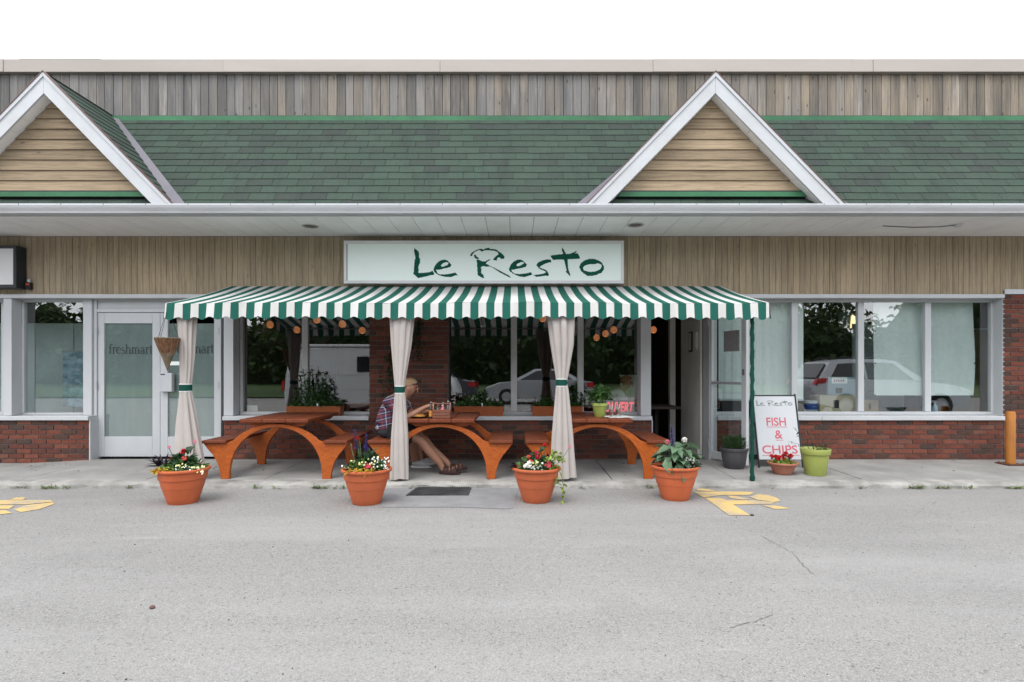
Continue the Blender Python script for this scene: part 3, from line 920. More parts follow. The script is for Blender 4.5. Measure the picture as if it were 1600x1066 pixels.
# serif lettering drawn from strokes: (polyline, stroke width) in an x-height = 1 em box
def strokes_mesh(name, strokes, mat):
    mb = MB()
    k = 0
    for pts, w in strokes:
        ws = w if isinstance(w, (list, tuple)) else [w] * len(pts)
        L = []
        for i, p in enumerate(pts):
            a = Vector(pts[max(i - 1, 0)]); b = Vector(pts[min(i + 1, len(pts) - 1)])
            d = (b - a).normalized(); n_ = Vector((-d.y, d.x))
            L.append((Vector(p) + n_ * ws[i] / 2, Vector(p) - n_ * ws[i] / 2))
        z = .0002 * (k % 5); k += 1
        for (a, b), (c, d) in zip(L, L[1:]):
            mb.add([(a.x, a.y, z), (b.x, b.y, z), (d.x, d.y, z), (c.x, c.y, z)], [(0, 1, 2, 3)])
    return mb.mesh(name, mat)
def arc(cx_, cy_, rx, ry, a0, a1, n=10):
    return [(cx_ + rx * math.cos(R(a0 + (a1 - a0) * i / n)), cy_ + ry * math.sin(R(a0 + (a1 - a0) * i / n))) for i in range(n + 1)]
T_, t_ = .17, .07
SER = {
 'f': (.55, [([(.22, 0), (.22, 1.2)], T_), (arc(.42, 1.2, .2, .26, 180, 40), [T_, .15, .13, .11, .1, .09, .09, .09, .1, .12, .14]), ([(.05, .95), (.46, .95)], t_), ([(.06, .03), (.42, .03)], .06)]),
 'r': (.62, [([(.2, 0), (.2, 1.0)], T_), (arc(.44, .68, .24, .28, 180, 50), [.06, .08, .1, .11, .12, .12, .12, .13, .14, .16, .18]), ([(.04, .03), (.4, .03)], .06), ([(.05, .97), (.22, .97)], .06)]),
 'e': (.80, [(arc(.42, .5, .33, .47, 5, 330, 20), [.06, .07, .08, .09, .1, .11, .13, .15, .17, .18, .18, .18, .17, .15, .13, .11, .09, .08, .07, .06, .05]), ([(.1, .55), (.74, .55)], t_)]),
 's': (.66, [(arc(.34, .74, .22, .22, 40, 250, 10) + arc(.34, .26, .24, .24, 80, -150, 12), [.07] + [.09] * 8 + [.13, .16, .18] + [.15] * 4 + [.1] * 8)]),
 'h': (.95, [([(.2, 0), (.2, 1.45)], T_), (arc(.47, .66, .27, .3, 180, 0), .11), ([(.74, .68), (.74, 0)], T_), ([(.04, .03), (.38, .03)], .06), ([(.58, .03), (.92, .03)], .06), ([(.04, 1.42), (.2, 1.42)], .06)]),
 'm': (1.42, [([(.2, 0), (.2, 1.0)], T_), (arc(.44, .66, .24, .3, 180, 0), .11), ([(.68, .68), (.68, 0)], T_), (arc(.92, .66, .24, .3, 180, 0), .11), ([(1.16, .68), (1.16, 0)], T_), ([(.04, .03), (.38, .03)], .06), ([(.52, .03), (.86, .03)], .06), ([(1.0, .03), (1.36, .03)], .06), ([(.04, .97), (.2, .97)], .06)]),
 'a': (.82, [(arc(.36, .72, .24, .25, 160, 0), .11), ([(.6, .74), (.6, .08), (.76, .02)], [T_, T_, .06]), (arc(.34, .27, .25, .25, 60, 300), .13)]),
 't': (.55, [([(.24, 1.28), (.24, .2)], T_), (arc(.42, .2, .18, .18, 180, 310), [T_, .15, .13, .11, .1, .09, .08, .07, .06, .06, .05]), ([(.04, .95), (.46, .95)], t_)]),
}
def serif_word(word, x0, x1, z, y, parent):
    tot = sum(SER[c][0] for c in word)
    k = (x1 - x0) / tot
    x = x0
    for c in word:
        me = strokes_mesh('letter', SER[c][1], M['decal'])
        o = inst('letter', me, (x, y, z), parent, (R(90), 0, 0), (k, k * 1.05, 1))
        x += SER[c][0] * k
serif_word('freshmart', GX(170.5), GX(239), GZ(553), 8.170, dl)
serif_word('freshmart', GX(265), GX(334.5), GZ(552), 8.170, dr)
# window film / sticker strip above the box
MB().box(GX(264) + .01, GX(285), 8.168, 8.1705, GZ(571), GZ(565)).build('sticker', M['blind'], dr)
# white corner post, restaurant windows
wbox('window_post', FX(350), FX(365), 7.99, 8.17, SZ + .001, ZT_ - .001, M['white'])
w2 = window(FX(365) + .004, FX(577) + .08, [GX(477)], label='restaurant window with two panes left of the brick pier')
sill(FX(350), FX(577) - .002)
w3 = window(FX(700) - .05, GX(1001), [GX(803), GX(907)], label='restaurant window with three panes right of the brick pier')
sill(FX(700) + .002, FX(1018))
wbox('window_post', FX(1001), FX(1017), 7.99, 8.20, SZ + .001, ZT_ - .001, M['white'])
wbox('door_reveal', FX(1018) + .001, FX(1018) + .016, 7.99, 8.26, -.02, SILL + .003, M['white'])
# right shop
wbox('window_post', FX(1108), FX(1120), 7.99, 8.26, -.02, ZT_ - .001, M['white'])
w4 = window(FX(1120) + .003, GX(1552), [GX(1241), GX(1344.5), GX(1449)], label='wide right shop window with papered panes', mat='white')
sill(FX(1120) + .002, FX(1567))
wbox('window_reveal', GX(1552) + .002, FX(1567) - .001, 8.0, 8.24, SZ + .001, ZT_ - .001, M['white'])

# interiors (dark rooms behind the glass)
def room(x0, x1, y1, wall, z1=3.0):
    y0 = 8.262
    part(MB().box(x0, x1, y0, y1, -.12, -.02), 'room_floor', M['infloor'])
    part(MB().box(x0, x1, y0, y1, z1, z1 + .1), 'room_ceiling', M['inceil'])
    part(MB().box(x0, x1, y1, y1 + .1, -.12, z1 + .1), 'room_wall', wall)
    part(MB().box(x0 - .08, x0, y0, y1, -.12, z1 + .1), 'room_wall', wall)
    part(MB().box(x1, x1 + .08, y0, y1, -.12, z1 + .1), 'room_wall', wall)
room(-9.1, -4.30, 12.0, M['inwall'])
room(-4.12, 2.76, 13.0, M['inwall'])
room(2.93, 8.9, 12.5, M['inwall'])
# vestibule beside the open door
part(MB().box(2.725, 2.755, 8.265, 9.22, -.02, 2.6), 'vestibule_wall', M['vest'])
part(MB().box(2.685, 2.722, 8.27, 9.20, -.015, .11), 'skirting_board', M['vest'])
wbox('door_casing', 2.55, 2.64, 9.24, 9.34, -.02, 2.35, M['vest'])
for (a, b, c, d) in ((.0, .12, 1.75, 1.42), ):
    pass
M['picture'] = plain('picture_dark', (.02, .018, .016), .4, .2, 9)
def wall_picture(y0, y1, z0, z1, label, mat2):
    t = empty('framed_picture', (2.722, (y0 + y1) / 2, z0), 0, label, 'picture')
    mb = MB().bbox(-.022, .0, (y0 - y1) / 2, (y1 - y0) / 2, 0, z1 - z0, .004)
    mb.build('picture_frame', M['picture'] if z1 - z0 > .3 else M['vest'], t)
    MB().box(-.0235, -.0222, (y0 - y1) / 2 + .02, (y1 - y0) / 2 - .02, .025, z1 - z0 - .025).build('picture_print', mat2, t)
wall_picture(8.60, 8.74, 1.55, 1.86, 'dark narrow framed picture on the vestibule wall behind the open door', M['vest'])
wall_picture(8.36, 8.46, 1.58, 1.84, 'pale framed notice on the vestibule wall, nearer the open door', M['blind'])
# open glass door
hx, hy = FX(1108) + .02, 8.02
ang_d = math.atan2(7.30 - 8.02, PX(1168, 7.30) - hx)
ld = math.hypot(7.30 - 8.02, PX(1168, 7.30) - hx)
od = empty('glass_door', (hx, hy, 0), ang_d, 'white framed glass door standing open beside the sandwich board', 'door')
h1 = 2.19
def dbox(n_, x0, x1, z0, z1, mat='white', y=.022, b=.003):
    return MB().bbox(x0, x1, -y, y, z0, z1, b).build(n_, M[mat], od)
dbox('hinge_stile', 0, .06, .03, h1)
dbox('lock_stile', ld - .09, ld, .03, h1)
dbox('bottom_rail', .062, ld - .092, .03, .13)
dbox('top_rail', .062, ld - .092, h1 - .09, h1)
dbox('push_bar', .062, ld - .092, 1.075, 1.11, 'alu', .03)
MB().add([(.05, 0, .12), (ld - .08, 0, .12), (ld - .08, 0, h1 - .08), (.05, 0, h1 - .08)], [(0, 1, 2, 3)]).build('pane', M['glass'], od)
M['notice'] = plain('notice_paper', (.27, .25, .27), .8, .15, 20)
MB().box(.30, .60, -.006, -.003, 1.52, 1.80).build('paper_notice', M['notice'], od)
MB().box(.30, .60, .003, .006, 1.52, 1.80).build('paper_notice', M['notice'], od)
MB().lathe([(0, 0), (.018, .002), (.018, .03), (0, .032)], 14, (ld - .045, 0, 0)).build('lock_cylinder', M['valley'], od).location = (0, 0, 1.30)
MB().bbox(ld - .07, ld - .03, -.03, .03, 1.20, 1.28, .003).build('lock_plate', M['valley'], od)
for z in (.25, 1.95): MB().tube([(.0, -.03, z - .05), (.0, -.03, z + .05)], .012, 8).build('hinge', M['alu'], od)

# ------------------------------------------------------------------ what stands behind the glass
def P_thing(name, loc, label, cat, group=None, rz=0):
    return empty(name, loc, rz, label, cat, group)
# left shop: pale partition, fridge posters, ceiling tube
M['poster'] = plain('blue_poster', (.22, .33, .40), .7, .55, 9, stretch=(1, 1, 1.5), dirt=(.5, .55, .56), dirt_amt=.7)
t = P_thing('partition_screen', (-6.9, 9.0, 0), 'pale partition standing behind the single pane window of the left shop', 'partition')
for i in range(4):
    MB().bbox(-2.0 + i * .62, -1.39 + i * .62, 0, .03, .0, 2.02, .006).build('screen_panel', M['inpale'], t)
t2 = P_thing('poster', (-6.76, 8.62, .7), 'pale blue poster hung behind the left shop window', 'poster')
MB().bbox(-.16, .16, 0, .01, 0, .85, .003).build('poster_sheet', M['poster'], t2)
MB().tube([(-.17, .005, .86), (.17, .005, .86)], .012, 8).build('hanging_rail', M['alu'], t2)
t2 = P_thing('shelf_post', (-6.55, 8.66, 0), 'slotted metal shelving post behind the left shop window', 'shelf post')
MB().box(-.02, .02, 0, .02, 0, 2.0).build('post_channel', M['alu'], t2)
mb = MB()
for i in range(44): mb.box(-.006, .006, -.002, 0, .05 + i * .044, .075 + i * .044)
o = mb.build('slots', M['black'], t2); o['kind'] = 'stuff'
# right shop
t = P_thing('roller_blind', (0, 8.262, 0), 'closed white paper blind behind the leftmost pane of the right shop window', 'blind')
mb = MB(); n = 60
xa, xb = 3.0, PX(1254, 8.3)
for i in range(n + 1):
    X = xa + (xb - xa) * i / n
    yy = .02 + .006 * math.sin(i * .9) + .004 * math.sin(i * 2.3)
    mb.v += [(X, yy, PZ(623, 8.28)), (X, yy, 2.28)]
for i in range(n): mb.f.append([2 * i, 2 * i + 2, 2 * i + 3, 2 * i + 1]); mb.m.append(0)
mb.build('blind_sheet', M['blind'], t, smooth='all')
MB().bbox(xa, xb, .0, .04, PZ(625, 8.28) - .012, PZ(623, 8.28), .004).build('bottom_bar', M['white'], t)
t = P_thing('hanging_sheet', (0, 8.28, 0), 'white cloth sheet pinned behind the two rightmost panes of the right shop window', 'sheet')
mb = MB(); n, mm = 50, 24
xa, xb = PX(1366, 8.3), PX(1521, 8.3)
for j in range(mm + 1):
    for i in range(n + 1):
        u, v = i / n, j / mm
        X = xa + (xb - xa) * u + .01 * math.sin(v * 5)
        Z = PZ(618, 8.3) + (PZ(461, 8.3) - PZ(618, 8.3)) * v - .012 * math.sin(u * math.pi) * v
        mb.v.append((X, .02 + .02 * math.sin(u * 9 + v * 2.5) * (1 - v * .4) + .012 * math.sin(u * 23 + v * 4), Z))
for j in range(mm):
    for i in range(n):
        a = j * (n + 1) + i
        mb.f.append([a, a + 1, a + n + 2, a + n + 1]); mb.m.append(0)
mb.build('cloth_sheet', M['sheet'], t, smooth='all')
for (u, v) in ((0, 0), (.5, 0), (1, 0), (0, .33), (0, .67), (1, .33), (1, .67)):
    mb = MB().ball((xa + (xb - xa) * u, -.0, PZ(617, 8.3) + v * 1.4), .01, 8)
    mb.build('eyelet', M['black'], t)
M['card'] = plain('cardboard', (.42, .37, .26), .85, .08, 5)
M['card2'] = plain('brown_cardboard', (.30, .22, .14), .85, .1, 5)
def carton(x0, x1, y, z0, z1, d, mat, label, rz=0.0):
    t = P_thing('cardboard_box', ((x0 + x1) / 2, y, z0), label, 'cardboard box', rz=rz)
    w = (x1 - x0) / 2; h = z1 - z0
    MB().bbox(-w, w, 0, d, 0, h, .004).build('carton', mat, t)
    MB().bbox(-.03, .03, -.002, d + .002, h - .001, h + .002, .0008).build('packing_tape', M['card2'], t)
    MB().box(-w * .25, w * .05, -.0025, -.0005, h * .3, h * .75).build('print_mark', M['picture'], t)
    return t
def table_in(name, x0, x1, y0, y1, z, label):
    t = P_thing(name, ((x0 + x1) / 2, (y0 + y1) / 2, -.02), label, 'shelf')
    w, d = (x1 - x0) / 2, (y1 - y0) / 2
    MB().bbox(-w, w, -d, d, z - .01, z + .02, .003).build('shelf_board', M['inpale'], t)
    for sx in (-1, 1):
        for sy in (-1, 1):
            MB().box(sx * (w - .05) - .02, sx * (w - .05) + .02, sy * (d - .05) - .02, sy * (d - .05) + .02, 0, z - .012).build('leg', M['inpale'], t)
table_in('window_shelf', 3.0, 6.9, 8.36, 8.80, .62, 'pale low display shelf behind the right shop window')
carton(PX(1281, 8.4), PX(1338, 8.4), 8.40, .622, .89, .3, M['card'], 'flattened beige carton lying behind the second pane of the right window')
carton(PX(1347, 8.45), PX(1372, 8.45), 8.44, .622, .82, .25, M['card2'], 'small brown cardboard box below the white sheet in the right window')
M['bluebox'] = plain('pale_blue_board', (.30, .42, .47), .7, .06, 3)
t = P_thing('storage_crate', (PX(1316, 8.74), 8.71, .622), 'pale blue crate with white label behind the beige carton', 'crate')
MB().bbox(-.24, .24, .0, .05, 0, .54, .006).build('crate_body', M['bluebox'], t)
MB().box(-.18, .06, -.003, -.001, .44, .54).build('crate_label', M['blind'], t)
MB().box(-.12, -.02, -.003, -.001, .29, .37).build('crate_mark', M['picture'], t)
mb = MB()
for i in range(5): mb.box(-.15 + i * .035, -.13 + i * .035, -.0045, -.0032, .47, .50)
o = mb.build('label_print', M['neon'] if False else plain('label_red', (.4, .05, .05), .6), t)
M['paintblue'] = plain('blue_label', (.02, .06, .25), .4, .05, 4)
t = P_thing('paint_tin', (PX(1269, 8.42), 8.46, .622), 'white paint tin with blue label behind the right shop window', 'paint tin')
MB().lathe([(0, 0), (.088, 0), (.09, .004), (.09, .18), (.093, .182), (.093, .19), (.08, .19), (.08, .184), (0, .184)], 28).build('tin_body', M['white'], t, smooth=True)
MB().lathe([(.0912, .06), (.0912, .15)], 28).build('tin_label', M['paintblue'], t, smooth=True)
MB().tube([(-.092, 0, .17), (-.07, -.06, .12), (0, -.10, .10), (.07, -.06, .12), (.092, 0, .17)], .003, 6).build('tin_handle', M['alu'], t)
t = P_thing('spray_bottle', (PX(1461, 8.45), 8.46, .622), 'small blue and white bottle at the right end of the shop window', 'bottle')
MB().lathe([(0, 0), (.04, 0), (.04, .1), (.02, .13), (.02, .16), (0, .16)], 16).build('bottle_body', M['bluebox'], t, smooth=True)
MB().bbox(-.05, .02, -.015, .015, .161, .19, .003).build('spray_head', M['white'], t)
t = P_thing('ceiling_lamp', (PX(1328, 9.6), 9.6, PZ(490, 9.6)), 'lit yellowish box lamp inside the right shop', 'lamp')
MB().bbox(-.14, .12, 0, .1, -.26, .02, .01).build('lamp_box', M['inpale'], t)
MB().prism([(-.0, -.25), (.1, -.25), (.08, -.05), (.04, -.02), (.02, -.05)], -.012, -.002, 'y').build('lamp_lens', M['tube'], t)
MB().box(-.01, .01, .04, .06, .02, 3.0 - PZ(490, 9.6)).build('lamp_rod', M['alu'], t)
t = P_thing('door_panel', (5.95, 9.2, -.02), 'white interior door standing behind the sheet in the right shop', 'interior door')
MB().bbox(-.42, .42, 0, .04, 0, 2.05, .006).build('door_board', M['inpale'], t)
for z0, z1 in ((.25, .95), (1.1, 1.85)): MB().bbox(-.28, .28, -.012, -.001, z0, z1, .01).build('raised_panel', M['inpale'], t)
t = P_thing('wall_cabinet', (PX(1540, 9), 8.9, -.02), 'pale tall cabinet beside the right reveal inside the right shop', 'cabinet')
MB().bbox(-.28, .25, 0, .5, 0, 1.95, .008).build('cabinet_body', M['inpale'], t)
MB().box(-.275, .245, -.004, -.001, .02, 1.93).build('cabinet_door', M['card2'], t)

# pendant lamps in the restaurant
def lamp_proto():
    t = empty('pendant_lamp', (0, 0, 0))
    tag(t, None, 'pendant lamp', 'orange pendant lamps inside the restaurant')
    MB().lathe([(.0, .068), (.022, .064), (.046, .043), (.057, .014), (.055, -.014), (.043, -.039), (.032, -.048)], 20).build('lamp_shade', M['lamp'], t, smooth=True)
    MB().ball((0, 0, -.026), .024, 10).build('bulb', M['tube'], t, smooth=True)
    MB().tube([(0, 0, .066), (0, 0, 1.0)], .004, 6).build('cord', M['black'], t)
    return t
LP = [(422, 508, 9.3, 'dim orange pendant lamp nearest the left jamb of the two pane window'),
      (464, 516, 9.9, 'orange pendant lamp just left of the mullion in the two pane window'),
      (495, 500, 8.9, 'bright orange pendant lamp partly behind the awning edge, right of the mullion'),
      (535, 507, 9.2, 'round glowing pendant lamp in the middle of the right pane, two pane window'),
      (566, 517, 9.7, 'glowing pendant lamp nearest the brick pier in the two pane window'),
      (848, 498, 9.0, 'orange pendant lamp beside the right curtain, half behind the awning'),
      (932, 528, 10.2, 'lower of two pendant lamps in the rightmost restaurant pane'),
      (946, 522, 9.9, 'upper pendant lamp in the middle of the rightmost restaurant pane'),
      (959, 516, 9.6, 'small pendant lamp sliver right of the pair in the rightmost restaurant pane'),
      (1021, 516, 9.8, 'orange pendant lamp seen through the open doorway')]
l0 = lamp_proto()
for i, (a, b, Y, lab) in enumerate(LP):
    o = l0 if i == 0 else copy_tree(l0)
    o.location = px(a, b, Y); o['label'] = lab
    for ch in o.children:
        if ch.name.startswith('cord'): ch.scale = (1, 1, max(.1, (2.98 - o.location.z)))
# ------------------------------------------------------------------ signs
M['signface'] = plain('sign_face', (.84, .92, .885), .4, .03, 1.2, stretch=(.4, 1, 1))
M['signframe'] = plain('sign_frame', (.68, .67, .68), .45, .06, 3)
M['signgreen'] = plain('sign_green', (.008, .085, .055), .7, .15, 8, spec=.1)
YS_ = 7.84
sx0, sx1, sz0, sz1 = PX(537, YS_), PX(975, YS_), PZ(443, YS_), PZ(376, YS_)
sg = empty('shop_sign', ((sx0 + sx1) / 2, 7.92, sz0), 0, 'long white light box sign reading Le Resto in green brush letters above the awning', 'sign')
w = (sx1 - sx0) / 2; h = sz1 - sz0; y0 = YS_ - 7.92
MB().bbox(-w, w, y0 + .014, .07, 0, h, .004).build('sign_box', M['signframe'], sg)
fr = MB().bbox(-w, w, y0, y0 + .0135, h - .045, h, .003).build('sign_frame', M['signframe'], sg)
MB().bbox(-w, w, y0, y0 + .0135, 0, .04, .003).build('frame_rail', M['signframe'], sg)
for s_ in (-1, 1): MB().bbox(s_ * w - (.04 if s_ > 0 else 0), s_ * w + (0 if s_ > 0 else .04), y0 + .0005, y0 + .0132, .041, h - .046, .003).build('frame_rail', M['signframe'], sg)
MB().box(-w + .043, w - .041, y0 + .006, y0 + .0135, .041, h - .046).build('sign_face', M['signface'], sg)
MB().box(-w + .041, -w + .05, y0 + .005, y0 + .0135, .042, h - .047).build('face_gap', M['black'], sg)
C1 = (635, 380); C2 = (785, 380); KZ = 9.697
LET = [
 ('L', C1, [[(120, 68), (150, 100), (180, 125), (193, 165), (192, 215), (205, 240), (206, 285), (190, 330), (178, 370), (186, 402), (180, 455), (260, 448), (350, 440), (372, 432), (392, 415), (405, 440), (423, 455), (415, 480), (360, 485), (320, 498), (260, 512), (205, 522), (180, 530), (150, 505), (105, 470), (112, 420), (118, 340), (122, 260), (138, 225), (128, 180), (116, 120), (118, 90)]]),
 ('e', C1, [[(410, 400), (430, 345), (470, 295), (520, 260), (570, 250), (620, 262), (655, 295), (683, 332), (660, 365), (610, 378), (575, 382), (540, 395), (490, 402), (445, 402), (465, 435), (470, 455), (500, 472), (560, 475), (640, 468), (700, 455), (740, 447), (765, 470), (785, 497), (755, 485), (720, 495), (680, 515), (620, 512), (560, 505), (500, 490), (455, 465), (420, 435)], [(522, 345), (535, 320), (570, 298), (610, 285), (642, 300), (620, 330), (580, 350), (540, 357)]]),
 ('R', C1, [[(1062, 257), (1085, 245), (1120, 262), (1165, 278), (1200, 275), (1240, 250), (1280, 240), (1250, 265), (1215, 290), (1205, 310), (1230, 320), (1260, 340), (1340, 376), (1420, 418), (1500, 463), (1545, 485), (1585, 522), (1560, 518), (1510, 492), (1430, 452), (1340, 392), (1260, 352), (1215, 358), (1180, 345), (1140, 350), (1125, 375), (1140, 400), (1130, 440), (1150, 470), (1170, 490), (1178, 530), (1140, 520), (1080, 488), (1075, 400), (1070, 300)],
            [(962, 180), (985, 150), (1020, 125), (1060, 105), (1110, 85), (1140, 88), (1175, 98), (1200, 80), (1240, 70), (1275, 90), (1330, 90), (1380, 110), (1420, 140), (1455, 165), (1485, 205), (1480, 232), (1440, 240), (1405, 215), (1372, 235), (1370, 268), (1340, 260), (1310, 250), (1330, 225), (1360, 195), (1395, 170), (1385, 140), (1330, 112), (1280, 112), (1240, 107), (1195, 107), (1145, 128), (1110, 104), (1075, 112), (1040, 132), (1010, 160), (995, 195), (970, 192)],
            [(1020, 190), (1045, 170), (1065, 205), (1105, 230), (1080, 240), (1060, 238), (1040, 225)]]),
 ('e', C2, [[(98, 395), (125, 330), (165, 285), (220, 252), (270, 248), (315, 268), (345, 295), (372, 328), (350, 362), (300, 375), (250, 385), (200, 395), (135, 405), (150, 435), (190, 462), (250, 470), (340, 462), (400, 450), (430, 440), (455, 478), (430, 485), (380, 500), (340, 515), (280, 508), (215, 490), (160, 462), (110, 425)], [(210, 335), (230, 310), (270, 290), (315, 288), (330, 300), (300, 325), (260, 345), (225, 350)]]),
 ('s', C2, [[(470, 480), (560, 475), (620, 462), (665, 440), (640, 420), (590, 405), (550, 380), (515, 335), (540, 295), (600, 262), (680, 245), (730, 250), (745, 290), (710, 290), (660, 305), (600, 335), (560, 365), (600, 385), (650, 400), (685, 435), (705, 480), (690, 500), (650, 492), (570, 505), (510, 512)]]),
 ('t', C2, [[(905, 60), (935, 110), (965, 165), (1030, 160), (1080, 140), (1115, 118), (1128, 130), (1100, 155), (1140, 155), (1182, 230), (1100, 240), (985, 245), (990, 300), (995, 380), (1010, 420), (1035, 505), (1000, 475), (955, 430), (975, 415), (955, 330), (930, 248), (840, 250), (765, 252), (730, 190), (820, 178), (920, 165), (900, 100)]]),
 ('o', C2, [[(1165, 365), (1185, 310), (1240, 265), (1310, 238), (1390, 240), (1460, 262), (1510, 300), (1540, 360), (1540, 400), (1500, 450), (1430, 480), (1350, 498), (1290, 495), (1235, 460), (1190, 420)], [(1225, 365), (1250, 340), (1310, 320), (1390, 318), (1440, 305), (1490, 320), (1510, 350), (1480, 395), (1420, 425), (1350, 438), (1290, 430), (1230, 410)]]),
]
def brush_word(parent, x_of, z_of, y, mat, jit, seg, rot=(R(90), 0, 0), ox=0, oz=0):
    for ch, (ox_, oy_), loops in LET:
        L = [[(x_of(ox_ + a / KZ), z_of(oy_ + b / KZ)) for a, b in lp] for lp in loops]
        me = poly_mesh('letter', L, mat, .0008, jit, seg)
        inst('letter', me, (ox, y, oz), parent, rot)
brush_word(sg, lambda x: PX(x, YS_) - sg.location.x, lambda z: PZ(z, YS_) - sg.location.z, y0 + .0045, M['signgreen'], .0035, .011)

ls = empty('shop_sign', (-7.9, 7.9, 2.41), 0, 'dark framed blank white light box sign cut off by the left frame edge', 'sign')
xr = PX(25, 7.82) + 7.9
MB().bbox(-1.1, xr, -.08, .09, 0, .59, .006).build('sign_box', M['dark'], ls)
MB().bbox(-1.06, xr - .035, -.088, -.0805, .045, .545, .003).build('sign_face', plain('blank_sign_face', (.62, .62, .63), .4, .04, 2), ls)
t = empty('alarm_box', (PX(39, 7.9), 7.965, PZ(452, 7.93)), 0, 'small grey and red alarm box on the wall beside the left sign', 'alarm box')
MB().bbox(-.035, .035, -.03, .03, 0, .10, .006).build('alarm_case', M['black'], t)
MB().bbox(-.02, .03, -.036, -.0305, .05, .09, .004).build('red_button', plain('alarm_red', (.3, .06, .03), .5), t)
MB().lathe([(0, .10), (.022, .101), (.026, .13), (.015, .15), (0, .152)], 14).build('bell', M['alu'], t, smooth=True)

# ------------------------------------------------------------------ awning
AX0, AX1, YA, YB = -4.03, 2.935, 6.5, 7.985
ZA, ZB, ZV = 2.045, 2.458, 1.868
M['awgreen'] = cloth('awning_green', (.014, .105, .078), .08, .10, .25)
M['awwhite'] = cloth('awning_white', (.60, .585, .57), .10, .04, .32)
M['awpole'] = plain('awning_tube', (.45, .45, .45), .4, .1, 4)
aw = empty('awning', ((AX0 + AX1) / 2, 7.2, 0), 0, 'green and white striped awning with scalloped valance over the picnic tables', 'awning')
PER, GW = .1843, .094
G0 = -4.012
def stripe_edges():
    e = [(AX0, 1)]
    k = 0
    while True:
        g0 = G0 + k * PER
        if g0 >= AX1: break
        e.append((g0, 0)); e.append((min(g0 + GW, AX1), 1)); k += 1
    return e
edges = stripe_edges()
segs = []
for (a, m_), (b, _) in zip(edges, edges[1:] + [(AX1, 1)]):
    if b - a < .003: continue
    n = 6
    for k in range(n): segs.append((a + (b - a) * k / n, a + (b - a) * (k + 1) / n, m_))
def sag(x, v):     # little waves and sag of the cloth, v = 0 front .. 1 back
    return -.022 * math.sin(math.pi * v) + .004 * math.sin(x * 7.3) * (1 - v) - .010 * math.sin((x + 4.03) / 6.97 * math.pi) * 0
def front_z(x): return ZA + .006 * math.sin(x * 2.1 + 1) - .008 * abs(x + .55) / 3.5 + .003 * math.sin(x * 9)
wid = AX0 * 0
mb = MB(); NV = 8
for a, b, m_ in segs:
    for j in range(NV):
        q = []
        for (x, v) in ((a, j / NV), (b, j / NV), (b, (j + 1) / NV), (a, (j + 1) / NV)):
            fz = front_z(x)
            q.append((x, YA + (YB - YA) * v, fz + (ZB - fz) * v + sag(x, v)))
        mb.add(q, [(0, 1, 2, 3)], m_)
o = mb.build('canopy', [M['awgreen'], M['awwhite']], aw, inv=True)
bm = bmesh.new(); bm.from_mesh(o.data); bmesh.ops.remove_doubles(bm, verts=bm.verts, dist=.0005); bmesh.ops.recalc_face_normals(bm, faces=bm.faces[:]); bm.to_mesh(o.data); bm.free()
o.data.polygons.foreach_set('use_smooth', [True] * len(o.data.polygons))
# valance with scallops
mb = MB(); NJ = 6
def val_pt(x, v):
    bot = ZV + .010 * math.sin(x * 1.9 + .5) * .6 - .017 * math.cos(2 * math.pi * (x - (G0 + GW / 2)) / PER) - .006 * abs(x + .55) / 3.5
    top = front_z(x)
    y = YA - .004 - .016 * v + .010 * v * math.sin(x * 11.3) + .006 * v * math.sin(x * 29)
    return (x, y, top + (bot - top) * v)
for a, b, m_ in segs:
    for j in range(NJ):
        mb.add([val_pt(a, j / NJ), val_pt(b, j / NJ), val_pt(b, (j + 1) / NJ), val_pt(a, (j + 1) / NJ)], [(0, 1, 2, 3)], m_)
o = mb.build('valance', [M['awgreen'], M['awwhite']], aw, inv=True)
bm = bmesh.new(); bm.from_mesh(o.data); bmesh.ops.remove_doubles(bm, verts=bm.verts, dist=.0005); bmesh.ops.recalc_face_normals(bm, faces=bm.faces[:]); bm.to_mesh(o.data); bm.free()
o.data.polygons.foreach_set('use_smooth', [True] * len(o.data.polygons))
# end flaps
for X, sgn in ((AX0 - .004, -1), (AX1 + .004, 1)):
    mb = MB(); n = 28
    for i in range(n):
        for j in range(3):
            q = []
            for (u, v) in ((i / n, j / 3), ((i + 1) / n, j / 3), ((i + 1) / n, (j + 1) / 3), (i / n, (j + 1) / 3)):
                y = YA + (YB - YA) * u
                top = ZA - .012 + (ZB - ZA) * u + sag(X, u)
                drop = .17 * (1 - u * .35) + .014 * math.cos(u * 50)
                q.append((X + sgn * (.025 * v * math.sin(u * 9 + 1)), y, top - drop * v))
            mb.add(q, [(0, 1, 2, 3)], 0 if (int(u * 8) % 2 == 0) else 1)
    o = mb.build('end_flap', [M['awgreen'], M['awwhite']], aw, inv=True, smooth='all')
    bm = bmesh.new(); bm.from_mesh(o.data); bmesh.ops.remove_doubles(bm, verts=bm.verts, dist=.0005); bmesh.ops.recalc_face_normals(bm, faces=bm.faces[:]); bm.to_mesh(o.data); bm.free()
fz = ZA - .045
MB().tube([(AX0 + .02, YA + .03, fz), (AX1 - .02, YA + .03, fz)], .016, 10).build('front_bar', M['awpole'], aw, inv=True)
MB().tube([(AX0 + .02, YB - .03, ZB - .06), (AX1 - .02, YB - .03, ZB - .06)], .016, 10).build('wall_bar', M['awpole'], aw, inv=True)
for X in (AX0 + .05, -2.3, -.55, 1.2, AX1 - .05):
    MB().tube([(X, YA + .05, fz - .01), (X, YB - .04, ZB - .075)], .013, 8).build('rafter', M['awpole'], aw, inv=True)
